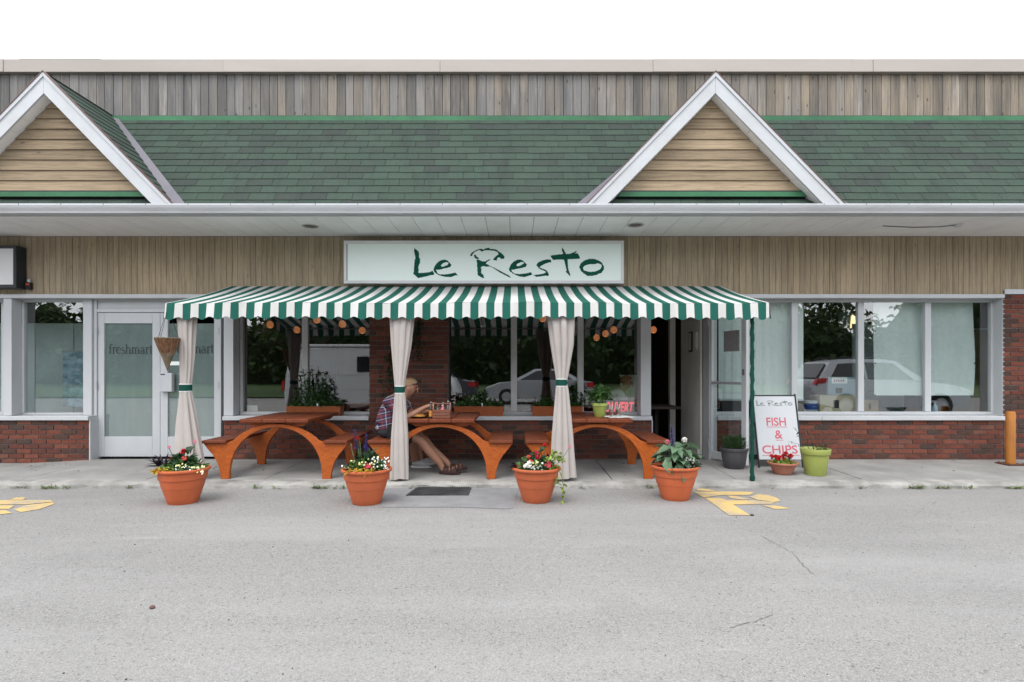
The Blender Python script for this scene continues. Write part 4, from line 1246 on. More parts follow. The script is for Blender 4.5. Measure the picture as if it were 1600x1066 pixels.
# posts: the right one is wrapped in green cloth
M['wrap'] = cloth('post_wrap_green', (.006, .05, .036), .05, .3, .3)
xp = PX(1173, 6.6)
gz = zs(xp, 6.6)
mb = MB()
L, rr = [], []
for i in range(61):
    z = gz + .004 + (fz - .02 - gz) * i / 60
    L.append((xp + .003 * math.sin(i * 1.3), 6.56 + .003 * math.cos(i * 1.7), z)); rr.append(.0205 + .0035 * (i % 2) + .0025 * math.sin(i * .9) + (.006 if i < 2 else 0))
mb.tube(L, rr, 12)
o = mb.build('post', M['wrap'], aw, inv=True, smooth=True)
o['label'] = 'post wrapped in dark green cloth'
for a in (290, 629, 879):
    x_ = PX(a, 6.58)
    MB().tube([(x_, 6.60, zs(x_, 6.6) + .003), (x_, 6.60, fz - .02)], .018, 10).build('post', M['awpole'], aw, inv=True)

# ------------------------------------------------------------------ tied-back curtains
M['curtain'] = cloth('curtain_canvas', (.50, .455, .425), .18, .06, .25, 500)
M['tie'] = cloth('tie_green', (.005, .055, .042), .0, .1, .1)
M['tieedge'] = cloth('tie_white', (.6, .6, .58), .0, .05, .1)
def curtain(Y, prof, tie, nf, seed, label):
    """prof: (y pixel, left pixel, right pixel) from top to bottom"""
    g2 = random.Random(seed)
    p = [(PZ(y, Y), (PX(a, Y) + PX(b, Y)) / 2, (PX(b, Y) - PX(a, Y)) / 2) for y, a, b in prof]
    base = empty('curtain', (p[-1][1], Y, p[-1][0]), 0, label, 'curtain', 'tied curtains hanging from the awning')
    n, mm = 132, 60
    ph = [g2.uniform(0, 6.28) for _ in range(5)]
    mb = MB()
    for j in range(mm + 1):
        z = p[0][0] + (p[-1][0] - p[0][0]) * j / mm
        for a, b in zip(p, p[1:]):
            if a[0] >= z >= b[0] - 1e-6:
                t = (a[0] - z) / (a[0] - b[0]); ts = t
                cx_ = a[1] + (b[1] - a[1]) * ts; hw = a[2] + (b[2] - a[2]) * ts
                break
        tight = max(0, 1 - abs(z - PZ(tie, Y)) / .25)
        for i in range(n):
            th = 2 * math.pi * i / n
            q = th * nf / 2 + .5 * math.sin(2 * th + ph[0] + z * .9) + .6 * math.sin(z * 1.6 + ph[1]) + .5 * math.sin(th + z * 1.3 + ph[2])
            fold = abs(math.sin(q)) ** .75
            am = (.36 + .14 * math.sin(th * 2 + ph[3] + z * .5)) * (1 - .55 * tight)
            r = 1 - am * (1 - fold)
            dp = hw * (.62 + .2 * tight)
            dp = min(dp, .10) * (.55 + .45 * sstep(j / 6))
            mb.v.append((cx_ + hw * r * math.cos(th) - base.location.x, dp * r * math.sin(th), z - base.location.z + (0.008 * math.sin(th * 3 + ph[4]) if j == mm else 0)))
    for j in range(mm):
        for i in range(n):
            mb.f.append([j * n + i, j * n + (i + 1) % n, (j + 1) * n + (i + 1) % n, (j + 1) * n + i]); mb.m.append(0)
    mb.build('curtain_cloth', M['curtain'], base, smooth='all')
    zt = PZ(tie, Y) - base.location.z
    for a, b in zip(p, p[1:]):
        if a[0] >= PZ(tie, Y) >= b[0]:
            t = (a[0] - PZ(tie, Y)) / (a[0] - b[0]); cx_ = a[1] + (b[1] - a[1]) * t - base.location.x; hw = a[2] + (b[2] - a[2]) * t
    hw *= 1.06
    for nm, z0, z1, mt, rr in (('tie_band', -.036, .036, 'tie', 1.0), ('band_edge', .036, .05, 'tieedge', .985), ('band_edge', -.05, -.036, 'tieedge', .985)):
        mb = MB(); k = 32
        for z in (z0 + .0005, z1 - .0005):
            for i in range(k):
                th = 2 * math.pi * i / k
                mb.v.append((cx_ + hw * rr * math.cos(th), min(hw * .84, .1) * rr * math.sin(th), zt + z))
        for i in range(k): mb.f.append([i, (i + 1) % k, k + (i + 1) % k, k + i]); mb.m.append(0)
        mb.build(nm, M[mt], base, smooth='all')
    return base
curtain(6.59, [(486, 275, 309), (560, 279, 304), (596, 281, 300), (606, 281, 299), (618, 280, 301), (660, 274, 309), (718, 270, 319), (724, 270, 320)], 606, 7, 1, 'left tied curtain in front of the white double doors')
curtain(6.59, [(486, 608, 649), (540, 611, 643), (598, 616, 633), (609, 617, 632), (622, 616, 634), (680, 611, 638), (748, 608, 639)], 609, 8, 2, 'middle tied curtain hanging in front of the seated man')
curtain(6.59, [(486, 853, 900), (540, 860, 897), (588, 868, 888), (598, 869, 886), (610, 868, 889), (680, 862, 897), (746, 859, 902)], 598, 7, 3, 'right tied curtain between the middle and right picnic tables')

# ------------------------------------------------------------------ picnic tables
def orange_wood(name, col, lo, rough=.45, coat=.12):
    m, nt, bs, out = new_mat(name)
    v = pos(nt, (5, 1.4, 12), 'world', 5.0)
    gr = noise(nt, v, 3.4, 9, .68, 1.2)
    c = mixc(nt, rampn(nt, gr, [(.3, 0.0), (.68, 1.0)]), lo, col)
    kn = rampn(nt, nd(nt, 'ShaderNodeTexVoronoi', {'Vector': pos(nt, (5, 5, 5), 'world', 9.0), 'Scale': .8}).outputs['Distance'], [(.05, 1.0), (.13, 0.0)])
    c = mixc(nt, mathn(nt, 'MULTIPLY', kn, .55), c, (.09, .022, .006))
    nt.links.new(c, bs.inputs['Base Color'])
    bs.inputs['Roughness'].default_value = rough
    bs.inputs['Coat Weight'].default_value = coat
    bs.inputs['Specular IOR Level'].default_value = .3
    bs.inputs['Coat Roughness'].default_value = .25
    bump(nt, bs, gr, .3, .005)
    return m
M['tablewood'] = orange_wood('stained_orange_wood', (.46, .112, .016), (.24, .045, .007))
M['tabletop'] = orange_wood('shaded_table_plank', (.185, .045, .014), (.095, .020, .007), .6, .03)  # orange stain darkened, shade on the planks put into the colour
TY0, TY1 = 6.60, 7.78
ZTOP = .69
def arch_pts(zf):
    """front view of one arch: round inner edge, legs flaring out to carry the benches"""
    ri, cz = .547, .035
    P = []
    zt = .59 - zf
    inner = []
    for k in range(33):
        a = math.pi * k / 32
        inner.append((ri * math.cos(a), cz + (zt - cz) * math.sin(a) ** .9 if 0 < k < 32 else cz))
    ro_top = ZTOP - .045 - zf - .015
    out = []
    # outer edge from left bench round over the top to the right bench
    arc_ = []
    for k in range(25):
        a = math.pi * (.165 + .67 * k / 24)
        arc_.append((.655 * math.cos(a), cz + (ro_top - cz) * math.sin(a) ** .85))
    # right side: foot -> flare -> bench underside -> inner bench end -> arch
    bz = .40 - zf
    right = [(.548, 0), (.652, 0), (.656, .06), (.672, .14), (.70, .215), (.742, .285), (.795, .345), (.85, bz - .008), (.855, bz), (.585, bz)]
    left = [(-x, z) for x, z in right][::-1]
    poly = [(ri, cz)] + [(.548, .0)] + right[1:-1] + [(.60, bz)]
    top = [p for p in arc_ if p[1] > bz + .02]
    poly += top
    poly += [(-.60, bz)] + left[1:-1] + [(-.548, 0), (-ri, cz)]
    poly += inner[::-1][1:-1]
    return poly
def make_table():
    t = empty('picnic_table', (0, TY0, 0))
    tag(t, None, 'picnic table', 'picnic tables with arched legs')
    for y, nm in ((.08, 'arch_leg'), (1.03, 'arch_leg')):
        zf = zs(0, TY0 + y)
        me = poly_mesh('arch_leg', [arch_pts(zf)], M['tablewood'], .0225, 0, 0)
        bm = bmesh.new(); bm.from_mesh(me)
        bmesh.ops.remove_doubles(bm, verts=bm.verts, dist=.0004)
        bmesh.ops.bevel(bm, geom=[e for e in bm.edges if len(e.link_faces) == 2 and e.calc_face_angle() > .6 and abs(abs(e.verts[0].co.z) - .0225) < .001 and abs(e.verts[0].co.z - e.verts[1].co.z) < .001], offset=.004, segments=1, affect='EDGES')
        bm.to_mesh(me); bm.free()
        o = inst(nm, me, (0, y, zf), t, (R(90), 0, 0))
    L = 1.16
    for i in range(3):
        x = (i - 1) * .2705
        MB().bbox(x - .133, x + .133, 0, L, ZTOP - .042, ZTOP, .006).build('table_plank', M['tabletop'], t)
    for y in (.0835 - .003, 1.03):
        MB().prism([(-.36, ZTOP - .0435), (-.31, ZTOP - .09), (-.2, ZTOP - .10), (.2, ZTOP - .10), (.31, ZTOP - .09), (.36, ZTOP - .0435)], y + .025, y + .06, 'y').build('top_brace', M['tablewood'], t)
    for s_ in (-1, 1):
        MB().bbox(s_ * .715 - .14, s_ * .715 + .14, .02, L - .02, .4015, .437, .006).build('bench_plank', M['tabletop'], t)
    return t
t0 = make_table()
for i, (x, lab) in enumerate(((-2.825, 'orange wooden picnic table with arched legs, empty, in front of the two pane window'),
                              (-.877, 'orange arched picnic table where two people sit behind the middle curtain'),
                              (.983, 'orange arched picnic table with green pot and red drinks, nearest the open door'))):
    o = t0 if i == 0 else copy_tree(t0)
    o.location.x = x; o['label'] = lab
# ------------------------------------------------------------------ pots and plants
M['terracotta'] = plain('terracotta_plastic', (.47, .105, .036), .62, .14, 3.2, dirt=(.20, .075, .04), dirt_amt=.55, bmp=.1, bscale=70, stretch=(1, 1, .5))
M['clay'] = plain('clay_pot', (.36, .135, .085), .8, .10, 7, dirt=(.45, .26, .20), dirt_amt=.5)
M['lime'] = plain('lime_plastic', (.30, .34, .085), .45, .06, 4, dirt=(.25, .27, .07), dirt_amt=.45)
M['charcoal'] = plain('charcoal_plastic', (.052, .052, .056), .5, .12, 5, dirt=(.12, .115, .11), dirt_amt=.4)
M['soil'] = plain('soil', (.022, .015, .011), .95, .4, 30, bmp=.8, bscale=60)
LF = {'mid': leafm('leaf_mid', (.055, .13, .03)), 'dark': leafm('leaf_dark', (.02, .06, .022)), 'lime': leafm('leaf_lime', (.22, .31, .05)),
      'grey': leafm('leaf_grey_green', (.10, .175, .095)), 'purple': leafm('leaf_purple', (.022, .014, .025)), 'gold': leafm('leaf_gold', (.50, .32, .02), .2),
      'herb': leafm('leaf_herb', (.04, .105, .02)), 'pine': leafm('leaf_juniper', (.04, .095, .03))}
FC = {'red': plain('petal_red', (.50, .012, .012), .5, .2, 20), 'rose': plain('petal_rose', (.42, .012, .045), .5, .2, 20), 'pink': plain('petal_pink', (.66, .20, .28), .55, .15, 20),
      'white': plain('petal_white', (.75, .74, .70), .55, .06, 20), 'yellow': plain('petal_yellow', (.62, .36, .015), .5, .15, 20), 'cream': plain('petal_cream', (.62, .62, .26), .5, .1, 20),
      'violet': plain('petal_violet', (.055, .035, .22), .5, .3, 20), 'eye': plain('flower_eye', (.42, .22, .02), .6)}
pr = random.Random(77)
def rdir(g, up=.3):
    while True:
        v = Vector((g.uniform(-1, 1), g.uniform(-1, 1), g.uniform(-.6, 1)))
        if .2 < v.length < 1: return (v.normalized() + Vector((0, 0, up))).normalized()
def clump(mb, c, rad, n, L, W, mi=0, g=pr, up=.3, nm=1, out=.6):
    c = Vector(c)
    for _ in range(n):
        d = rdir(g, 0)
        p = c + Vector((d.x * rad[0], d.y * rad[1], abs(d.z) * rad[2] if rad[2] > 0 else 0)) * g.uniform(.2, 1) ** .6
        dd = (d * out + rdir(g, up)).normalized()
        k = g.uniform(.6, 1.2)
        mb.leaf(p, dd, L * k, W * k, mi + g.randrange(nm), g.uniform(.1, .5), g)
def flower(parent, base, head, kind, col, r=.025, name='flower'):
    """stem from base to head with a bloom on top"""
    b, h = Vector(base), Vector(head)
    mb = MB()
    mid = (b + h) / 2 + Vector((pr.uniform(-.015, .015), pr.uniform(-.015, .015), 0))
    mb.tube([b, mid, h], .0028, 5, 0)
    mats = [LF['mid'], FC[col], FC['eye']]
    if kind == 'pansy':
        nrm = (Vector((pr.uniform(-.4, .4), -1, .6))).normalized()
        a = nrm.orthogonal().normalized(); c = nrm.cross(a)
        for k in range(5):
            t = 2 * math.pi * k / 5 + pr.random()
            dv = a * math.cos(t) + c * math.sin(t)
            sd = nrm.cross(dv)
            p1 = h + dv * r * .15 + nrm * .002 * k * .5
            mb.add([p1, h + dv * r * .7 + sd * r * .55 + nrm * .004, h + dv * r * 1.05 + sd * r * .2, h + dv * r * 1.05 - sd * r * .2, h + dv * r * .7 - sd * r * .55 + nrm * .004], [(0, 1, 2, 3, 4)], 1)
        mb.ball(h + nrm * .004, r * .22, 6, 2)
    elif kind == 'ball':
        for _ in range(46):
            d = rdir(pr, .1)
            mb.leaf(h + d * r * .35, d, r * .75, r * .6, 1, pr.uniform(-.4, .4), pr)
        mb.ball(h, r * .55, 8, 1)
        mb.tube([h - Vector((0, 0, r * 1.3)), h - Vector((0, 0, r * .4))], [r * .25, r * .45], 7, 0)
    elif kind == 'spike':
        H = (h - b); n = 16
        for k in range(n):
            t = .52 + .5 * k / n
            c0 = b + H * t
            for q in range(4):
                an = q * 1.57 + k * .7
                d = Vector((math.cos(an), math.sin(an), .7)).normalized()
                mb.leaf(c0, d, r * (1.1 - .6 * k / n), r * .5, 1, .3, pr)
    elif kind == 'tulip':
        for q in range(6):
            an = q * 1.05
            d = Vector((math.cos(an) * .45, math.sin(an) * .45, 1)).normalized()
            mb.leaf(h - Vector((0, 0, r * .3)), d, r * 1.5, r * 1.0, 1, -.15, pr)
        mb.ball(h + Vector((0, 0, r * .1)), (r * .5, r * .5, r * .7), 8, 1)
    return mb.build(name, mats, parent, fix=False)
def floret_cloud(parent, pts, mat, r, name='small_flowers'):
    mb = MB()
    for p in pts:
        p = Vector(p)
        nrm = Vector((pr.uniform(-.5, .5), -.8, pr.uniform(.1, 1))).normalized()
        a = nrm.orthogonal().normalized(); c = nrm.cross(a)
        k = pr.uniform(.7, 1.2) * r
        mb.add([p + a * k, p + (a + c) * k * .75, p + c * k, p - a * k * .7 + c * k * .7, p - a * k, p - (a + c) * k * .7, p - c * k, p + a * k * .7 - c * k * .7], [tuple(range(8))])
    o = mb.build(name, mat, parent, fix=False); o['kind'] = 'stuff'
    return o
def big_pot(cx_, by, label):
    """terracotta coloured planter whose foot's front edge is at pixel (cx, by)"""
    z = za(PX(cx_, 5.6))
    Yb = (ZC - z) * F / (by - CY)
    Yc = Yb + .14
    t = empty('flower_planter', (PX(cx_, Yc), Yc, z), 0, label, 'flower pot', 'terracotta planters standing on the asphalt')
    prof = [(0, .004), (.137, .0), (.142, .006), (.158, .06), (.174, .11), (.188, .158), (.191, .160), (.203, .205), (.209, .240), (.2095, .246), (.221, .250), (.2225, .256), (.228, .310), (.229, .318), (.243, .322), (.252, .330), (.255, .340), (.252, .351), (.244, .357), (.234, .355), (.228, .345), (.222, .32), (.0, .318)]
    MB().lathe(prof, 56, (0, 0, 0)).build('pot', M['terracotta'], t, smooth=35)
    mb = MB().lathe([(0, .335), (.12, .34), (.215, .322), (.224, .316)], 36, (0, 0, 0), 0, lambda i, a: 1 + .02 * math.sin(a * 7 + i))
    mb.build('soil', M['soil'], t, smooth=True)
    return t, Yc
def at(t, Y, x, y):                         # local point of a thing at depth Y from a pixel
    p = px(x, y, Y)
    return p - t.location
# --- planter 1 (left)
t, Y = big_pot(286, 790, 'leftmost terracotta planter with red and pink flowers and dark spiky foliage')
mb = MB()
clump(mb, (0, 0, .33), (.19, .17, .11), 240, .075, .04, 0)
clump(mb, (.03, -.02, .36), (.11, .1, .17), 60, .085, .06, 1)
clump(mb, (-.02, -.13, .335), (.19, .06, .03), 70, .05, .035, 2)
mb.build('foliage', [LF['mid'], LF['dark'], LF['lime']], t, fix=False)
mb = MB()
for k in range(30): mb.leaf((-.20 + pr.uniform(-.03, .03), pr.uniform(-.05, .05), .36), Vector((pr.uniform(-1, .25), pr.uniform(-.5, .3), pr.uniform(.05, .9))), .15, .022, 0, .3, pr)
mb.build('spiky_foliage', [LF['purple']], t, fix=False)
mb = MB()
clump(mb, (-.10, -.2, .345), (.10, .03, .02), 45, .04, .03, 0); mb.build('golden_foliage', [LF['gold']], t, fix=False)
for (x, y, k, c, r) in ((287, 706, 'ball', 'red', .032), (268, 717, 'ball', 'red', .022), (288, 716, 'pansy', 'red', .026), (267, 727, 'pansy', 'rose', .026), (264, 700, 'tulip', 'pink', .022), (305, 691, 'tulip', 'pink', .022)):
    h = at(t, Y + pr.uniform(-.08, .03), x, y); flower(t, (h.x * .5, 0, .33), h, k, c, r)
floret_cloud(t, [at(t, Y - .12 + pr.uniform(-.06, .1), pr.uniform(262, 320), pr.uniform(724, 740)) for _ in range(60)], FC['cream'], .010)
floret_cloud(t, [at(t, Y - .16, pr.uniform(268, 325), pr.uniform(728, 741)) for _ in range(26)], FC['white'], .007, 'white_flowers')
# --- planter 2
t, Y = big_pot(573, 791, 'second terracotta planter with two violet spikes, a red bloom and yellow leaves on its rim')
mb = MB()
clump(mb, (0, 0, .33), (.2, .17, .13), 260, .065, .03, 0)
clump(mb, (.03, 0, .36), (.08, .08, .12), 40, .16, .05, 1, up=.8)
clump(mb, (0, -.05, .35), (.2, .12, .08), 60, .05, .035, 2)
mb.build('foliage', [LF['mid'], LF['dark'], LF['lime']], t, fix=False)
mb = MB(); clump(mb, (0, -.21, .345), (.15, .03, .02), 70, .05, .022, 0); mb.build('golden_foliage', [LF['gold']], t, fix=False)
for (x, y, k, c, r) in ((554, 672, 'spike', 'violet', .03), (572, 678, 'spike', 'violet', .03), (558, 685, 'ball', 'red', .024), (575, 727, 'pansy', 'rose', .034), (571, 728, 'pansy', 'rose', .026), (556, 736, 'pansy', 'rose', .022)):
    h = at(t, Y - (0 if y < 700 else .14), x, y); flower(t, (h.x * .6, 0, .33), h, k, c, r)
mb = MB()
for (x, y) in ((562, 690), (549, 700), (560, 700)):
    h = at(t, Y, x, y); mb.tube([(h.x * .4, 0, .33), (h.x * .8, 0, (h.z + .33) / 2), h], .006, 6); mb.leaf(h, (0, -.2, 1), .05, .018)
mb.build('bud_stems', [LF['grey']], t, fix=False)
floret_cloud(t, [at(t, Y - .1 + pr.uniform(-.08, .1), pr.uniform(580, 608), pr.uniform(714, 734)) for _ in range(50)], FC['white'], .0072, 'white_flowers')
floret_cloud(t, [at(t, Y - .1 + pr.uniform(-.08, .1), pr.uniform(548, 594), pr.uniform(714, 730)) for _ in range(20)], FC['cream'], .011)
floret_cloud(t, [at(t, Y - .05, pr.uniform(532, 545), pr.uniform(724, 733)) for _ in range(10)], FC['white'], .008, 'white_flowers')
# --- planter 3
t, Y = big_pot(838, 788, 'third terracotta planter with rose red blooms and a pale trailing vine')
mb = MB()
clump(mb, (0, 0, .33), (.19, .17, .13), 250, .07, .035, 0)
clump(mb, (.03, 0, .38), (.12, .1, .14), 60, .075, .04, 1)
clump(mb, (-.02, -.14, .34), (.10, .06, .06), 110, .06, .006, 2, up=.7)
mb.build('foliage', [LF['mid'], LF['dark'], LF['herb']], t, fix=False)
mb = MB()
for k in range(12): mb.leaf((-.2, pr.uniform(-.08, .08), .35), Vector((-1, pr.uniform(-.5, .2), pr.uniform(.1, .8))), .08, .04, 0, .3, pr)
mb.build('purple_foliage', [LF['purple']], t, fix=False)
for (x, y, k, c, r) in ((851, 696, 'ball', 'red', .026), (838, 708, 'ball', 'rose', .026), (840, 715, 'ball', 'rose', .028), (857, 711, 'ball', 'rose', .026), (826, 714, 'pansy', 'red', .022), (829, 721, 'pansy', 'red', .022), (856, 726, 'pansy', 'rose', .034), (890, 699, 'tulip', 'pink', .022)):
    h = at(t, Y - (.02 if y < 715 else .14), x, y); flower(t, (h.x * .5, 0, .33), h, k, c, r)
mb = MB()
vine = [at(t, Y - .1, x, y) for x, y in ((862, 728), (872, 732), (878, 745), (880, 760), (878, 775), (878, 792))]
vine[0].z = max(vine[0].z, .345)
mb.tube(vine, .003, 5)
vine2 = [at(t, Y - .12, x, y) for x, y in ((858, 730), (867, 738), (869, 750), (872, 757))]
mb.tube(vine2, .003, 5)
for v in (vine, vine2):
    for a, b in zip(v, v[1:]):
        for k in range(5):
            mb.leaf(a.lerp(b, pr.random()), rdir(pr), .05, .035, 0, .3, pr)
clump(mb, at(t, Y - .12, 868, 722), (.10, .06, .10), 60, .05, .035, 0)
mb.build('trailing_vine', [LF['lime']], t, fix=False)
floret_cloud(t, [at(t, Y - .15, pr.uniform(818, 832), pr.uniform(722, 730)) for _ in range(10)], FC['white'], .016, 'white_flowers')
floret_cloud(t, [at(t, Y - .16, pr.uniform(830, 850), pr.uniform(722, 738)) for _ in range(22)], FC['white'], .008, 'white_flowers')
floret_cloud(t, [at(t, Y - .15, pr.uniform(828, 842), pr.uniform(720, 727)) for _ in range(8)], FC['cream'], .014)
# --- planter 4
t, Y = big_pot(1055, 784, 'terracotta planter with large grey green leaves, one white bloom and a violet spike')
mb = MB()
for k in range(46):
    an = pr.uniform(0, 6.28); rr = pr.uniform(.02, .15); z = pr.uniform(.36, .56)
    d = Vector((math.cos(an), math.sin(an) - .35, pr.uniform(-.15, .5)))
    mb.leaf((math.cos(an) * rr, math.sin(an) * rr, z), d, pr.uniform(.12, .20), pr.uniform(.07, .11), 0, pr.uniform(.2, .5), pr)
    mb.tube([(0, 0, .33), (math.cos(an) * rr, math.sin(an) * rr, z)], .004, 4, 0)
for (x, y) in ((1058, 738), (1068, 744), (1046, 735), (1040, 730)):
    p = at(t, Y - .16, x, y - 14); mb.leaf(p, (pr.uniform(-.2, .2), -.5, -.8), .16, .10, 0, .2, pr)
mb.build('broad_foliage', [LF['grey']], t, fix=False)
mb = MB(); clump(mb, (.14, -.08, .34), (.10, .08, .10), 70, .05, .03, 0); mb.build('low_foliage', [LF['dark']], t, fix=False)
mb = MB()
for s_ in (1, -1): pass
for k in range(4): mb.leaf((-.14, -.02, .38 + .03 * k), Vector((-1, -.2, .25 - .1 * k)), .12, .05, 0, .3, pr)
mb.build('purple_foliage', [LF['purple']], t, fix=False)
for (x, y, k, c, r) in ((1049, 667, 'spike', 'violet', .034), (1043, 691, 'ball', 'pink', .027), (1070, 688, 'ball', 'white', .032)):
    h = at(t, Y, x, y); flower(t, (h.x * .5, 0, .33), h, k, c, r)
floret_cloud(t, [at(t, Y - .1, pr.uniform(1072, 1086), pr.uniform(714, 732)) for _ in range(26)], FC['white'], .008, 'white_flowers')

# --- pots on the pavement
def small_pot(name, cx_, by, prof, mat, label, cat='flower pot', smooth=35, n=44):
    Yb = 7.0
    for _ in range(6):
        Yb = (ZC - zs(PX(cx_, Yb), Yb)) * F / (by - CY)
    r0 = prof[1][0]
    Yc = Yb + r0
    t = empty(name, (PX(cx_, Yc), Yc, zs(PX(cx_, Yc), Yc)), 0, label, cat)
    MB().lathe(prof, n).build('pot', mat, t, smooth=smooth)
    return t, Yc
t, Y = small_pot('plant_pot', 1147, 734, [(0, .004), (.118, 0), (.124, .006), (.15, .12), (.163, .215), (.1635, .22), (.172, .224), (.176, .232), (.176, .262), (.170, .268), (.160, .266), (.155, .24), (0, .236)], M['charcoal'], 'charcoal grey plastic pot with a bushy green conifer beside the open glass door')
MB().lathe([(0, .242), (.1, .246), (.154, .24)], 24).build('soil', M['soil'], t, smooth=True)
mb = MB()
for k in range(520):
    an = pr.uniform(0, 6.28); rr = pr.random() ** .6 * .13
    p = Vector((math.cos(an) * rr, math.sin(an) * rr, .24 + pr.random() * .14))
    d = Vector((math.cos(an) * rr * 7, math.sin(an) * rr * 7, .9 + pr.uniform(-.3, .4)))
    mb.leaf(p, d, pr.uniform(.05, .09), .010, 0, .15, pr)
mb.build('conifer_foliage', [LF['pine']], t, fix=False)
t, Y = small_pot('flower_bowl', 1223, 743, [(0, .004), (.095, 0), (.102, .006), (.118, .04), (.140, .085), (.160, .118), (.163, .122), (.174, .124), (.182, .130), (.182, .146), (.176, .150), (.165, .148), (.15, .125), (0, .12)], M['clay'], 'low clay bowl of bright red flowers in front of the sandwich board')
MB().lathe([(0, .130), (.1, .132), (.158, .126)], 24).build('soil', M['soil'], t, smooth=True)
mb = MB(); clump(mb, (0, 0, .13), (.15, .13, .035), 170, .05, .03, 0); mb.build('foliage', [LF['lime']], t, fix=False)
for (x, y) in ((1206, 713), (1212, 714), (1215, 717), (1224, 713), (1225, 718), (1228, 709), (1233, 714), (1236, 712), (1218, 715)):
    h = at(t, Y + pr.uniform(-.09, .06), x, y); flower(t, (h.x * .8, 0, .13), h, 'ball', 'red', .030)
t, Y = small_pot('plant_pot', 1274, 745, [(0, .004), (.116, 0), (.12, .006), (.146, .20), (.153, .252), (.154, .256), (.166, .258), (.169, .264), (.174, .318), (.172, .325), (.165, .326), (.16, .318), (.15, .27), (0, .265)], M['lime'], 'lime green plastic pot with thin straggly stems under the right window')
MB().lathe([(0, .285), (.1, .288), (.156, .285)], 24).build('soil', M['soil'], t, smooth=True)
mb = MB()
for (x, y) in ((1240, 668), (1285, 651), (1262, 672), (1295, 694), (1290, 690), (1302, 690), (1245, 680), (1268, 690), (1280, 695), (1232, 690)):
    h = at(t, Y + pr.uniform(-.1, .1), x, y)
    b = Vector((h.x * .2, 0, .28)); m_ = (b + h) / 2 + Vector((0, 0, .03))
    mb.tube([b, m_, h], .0022, 5)
    for k in range(7): mb.leaf(b.lerp(h, pr.uniform(.2, 1)), rdir(pr), .035, .008, 0, .2, pr)
clump(mb, (.07, 0, .29), (.1, .08, .07), 60, .05, .012, 0)
mb.build('straggly_foliage', [LF['dark']], t, fix=False)
mb = MB()
for (x, y) in ((1230, 692), (1244, 680)):
    h = at(t, Y - .02, x, y); mb.leaf(h, (.5, -.1, .6 if x > 1235 else -.7), .07, .022, 0, .1, pr)
mb.build('dark_leaf', [LF['purple']], t, fix=False)
for (x, z) in ((1278, .19),):
    MB().ball((.02, -.136, .19), .007, 8).build('drain_hole', M['black'], t)

# ------------------------------------------------------------------ window boxes and green pot
M['boxwood'] = orange_wood('window_box_wood', (.32, .085, .02), (.20, .045, .01))
def window_box(x0, x1, label, tall, seed):
    Yc = 8.06
    a, b = PX(x0, Yc - .09), PX(x1, Yc - .09)
    t = empty('window_box', ((a + b) / 2, Yc, SZ), 0, label, 'planter box', 'wooden window boxes on the restaurant sills')
    w = (b - a) / 2
    MB().prism([(-w, .135), (-w + .012, .0), (w - .012, .0), (w, .135)], -.095, -.077, 'y').build('front_board', M['boxwood'], t)
    MB().prism([(-w, .135), (-w + .012, .0), (w - .012, .0), (w, .135)], .077, .095, 'y').build('back_board', M['boxwood'], t)
    for s_ in (-1, 1): MB().prism([(s_ * (w - .002), .132), (s_ * (w - .014), .002), (s_ * (w - .032), .002), (s_ * (w - .02), .132)], -.0765, .0765, 'y').build('end_board', M['boxwood'], t)
    MB().box(-w + .035, w - .035, -.0765, .0765, .003, .11).build('soil', M['soil'], t)
    g = random.Random(seed)
    mb = MB()
    n = int((b - a) * 420)
    for k in range(n):
        x = g.uniform(-w + .03, w - .03)
        hgt = .05 + .11 * (.5 + .5 * math.sin(x * 7 + seed)) * g.random()
        p = Vector((x, g.uniform(-.09, .06), .12 + hgt * g.random()))
        mb.leaf(p, rdir(g, .4), g.uniform(.03, .06), g.uniform(.022, .04), g.randrange(2), .3, g)
    mb.build('herb_foliage', [LF['herb'], LF['mid']], t, fix=False)
    mb = MB()
    for (x, top) in tall:
        X = PX(x, Yc) - t.location.x; H = PZ(top, Yc) - SZ
        b0 = Vector((X, 0, .11)); h = Vector((X + g.uniform(-.04, .04), g.uniform(-.04, .04), H))
        mb.tube([b0, b0.lerp(h, .5) + Vector((g.uniform(-.02, .02), 0, 0)), h], [.006, .005, .003], 5)
        for k in range(46):
            mb.leaf(b0.lerp(h, g.uniform(.12, 1)), rdir(g, .2), g.uniform(.04, .085), g.uniform(.02, .034), g.randrange(2), .35, g)
    if tall: mb.build('tall_foliage', [LF['herb'], LF['dark']], t, fix=False)
    MB().add([(0.1 * w, -.06, .12), (.1 * w + .022, -.06, .12), (.1 * w + .02, -.065, .18), (.1 * w, -.065, .18)], [(0, 1, 2, 3)]).build('plant_tag', M['blind'], t)
    return t
window_box(447, 532, 'wooden window box with tall leafy herbs behind the left picnic table', [(470, 588), (478, 580), (486, 574), (497, 582), (506, 592), (516, 600), (462, 608), (490, 600), (500, 605), (480, 598)], 1)
window_box(709, 787, 'wooden window box of low herbs left of the middle mullion', [(755, 612), (748, 617)], 2)
window_box(831, 911, 'wooden window box half hidden by the right curtain', [(900, 606), (893, 612), (906, 615)], 3)
t = empty('plant_pot', (PX(937, 6.98), 6.98, ZTOP), 0, 'pale green ribbed pot with leafy herb on the right picnic table', 'plant pot')
MB().lathe([(0, .003), (.062, 0), (.066, .005), (.088, .13), (.090, .134), (.098, .136), (.102, .165), (.1, .17), (.094, .168), (.09, .145), (0, .14)], 40).build('pot', plain('pale_lime_glaze', (.33, .40, .10), .4, .06, 5), t, smooth=35)
MB().lathe([(0, .15), (.093, .15)], 20).build('soil', M['soil'], t)
mb = MB()
clump(mb, (0, 0, .2), (.14, .12, .18), 230, .06, .045, 0, nm=2, up=.2)
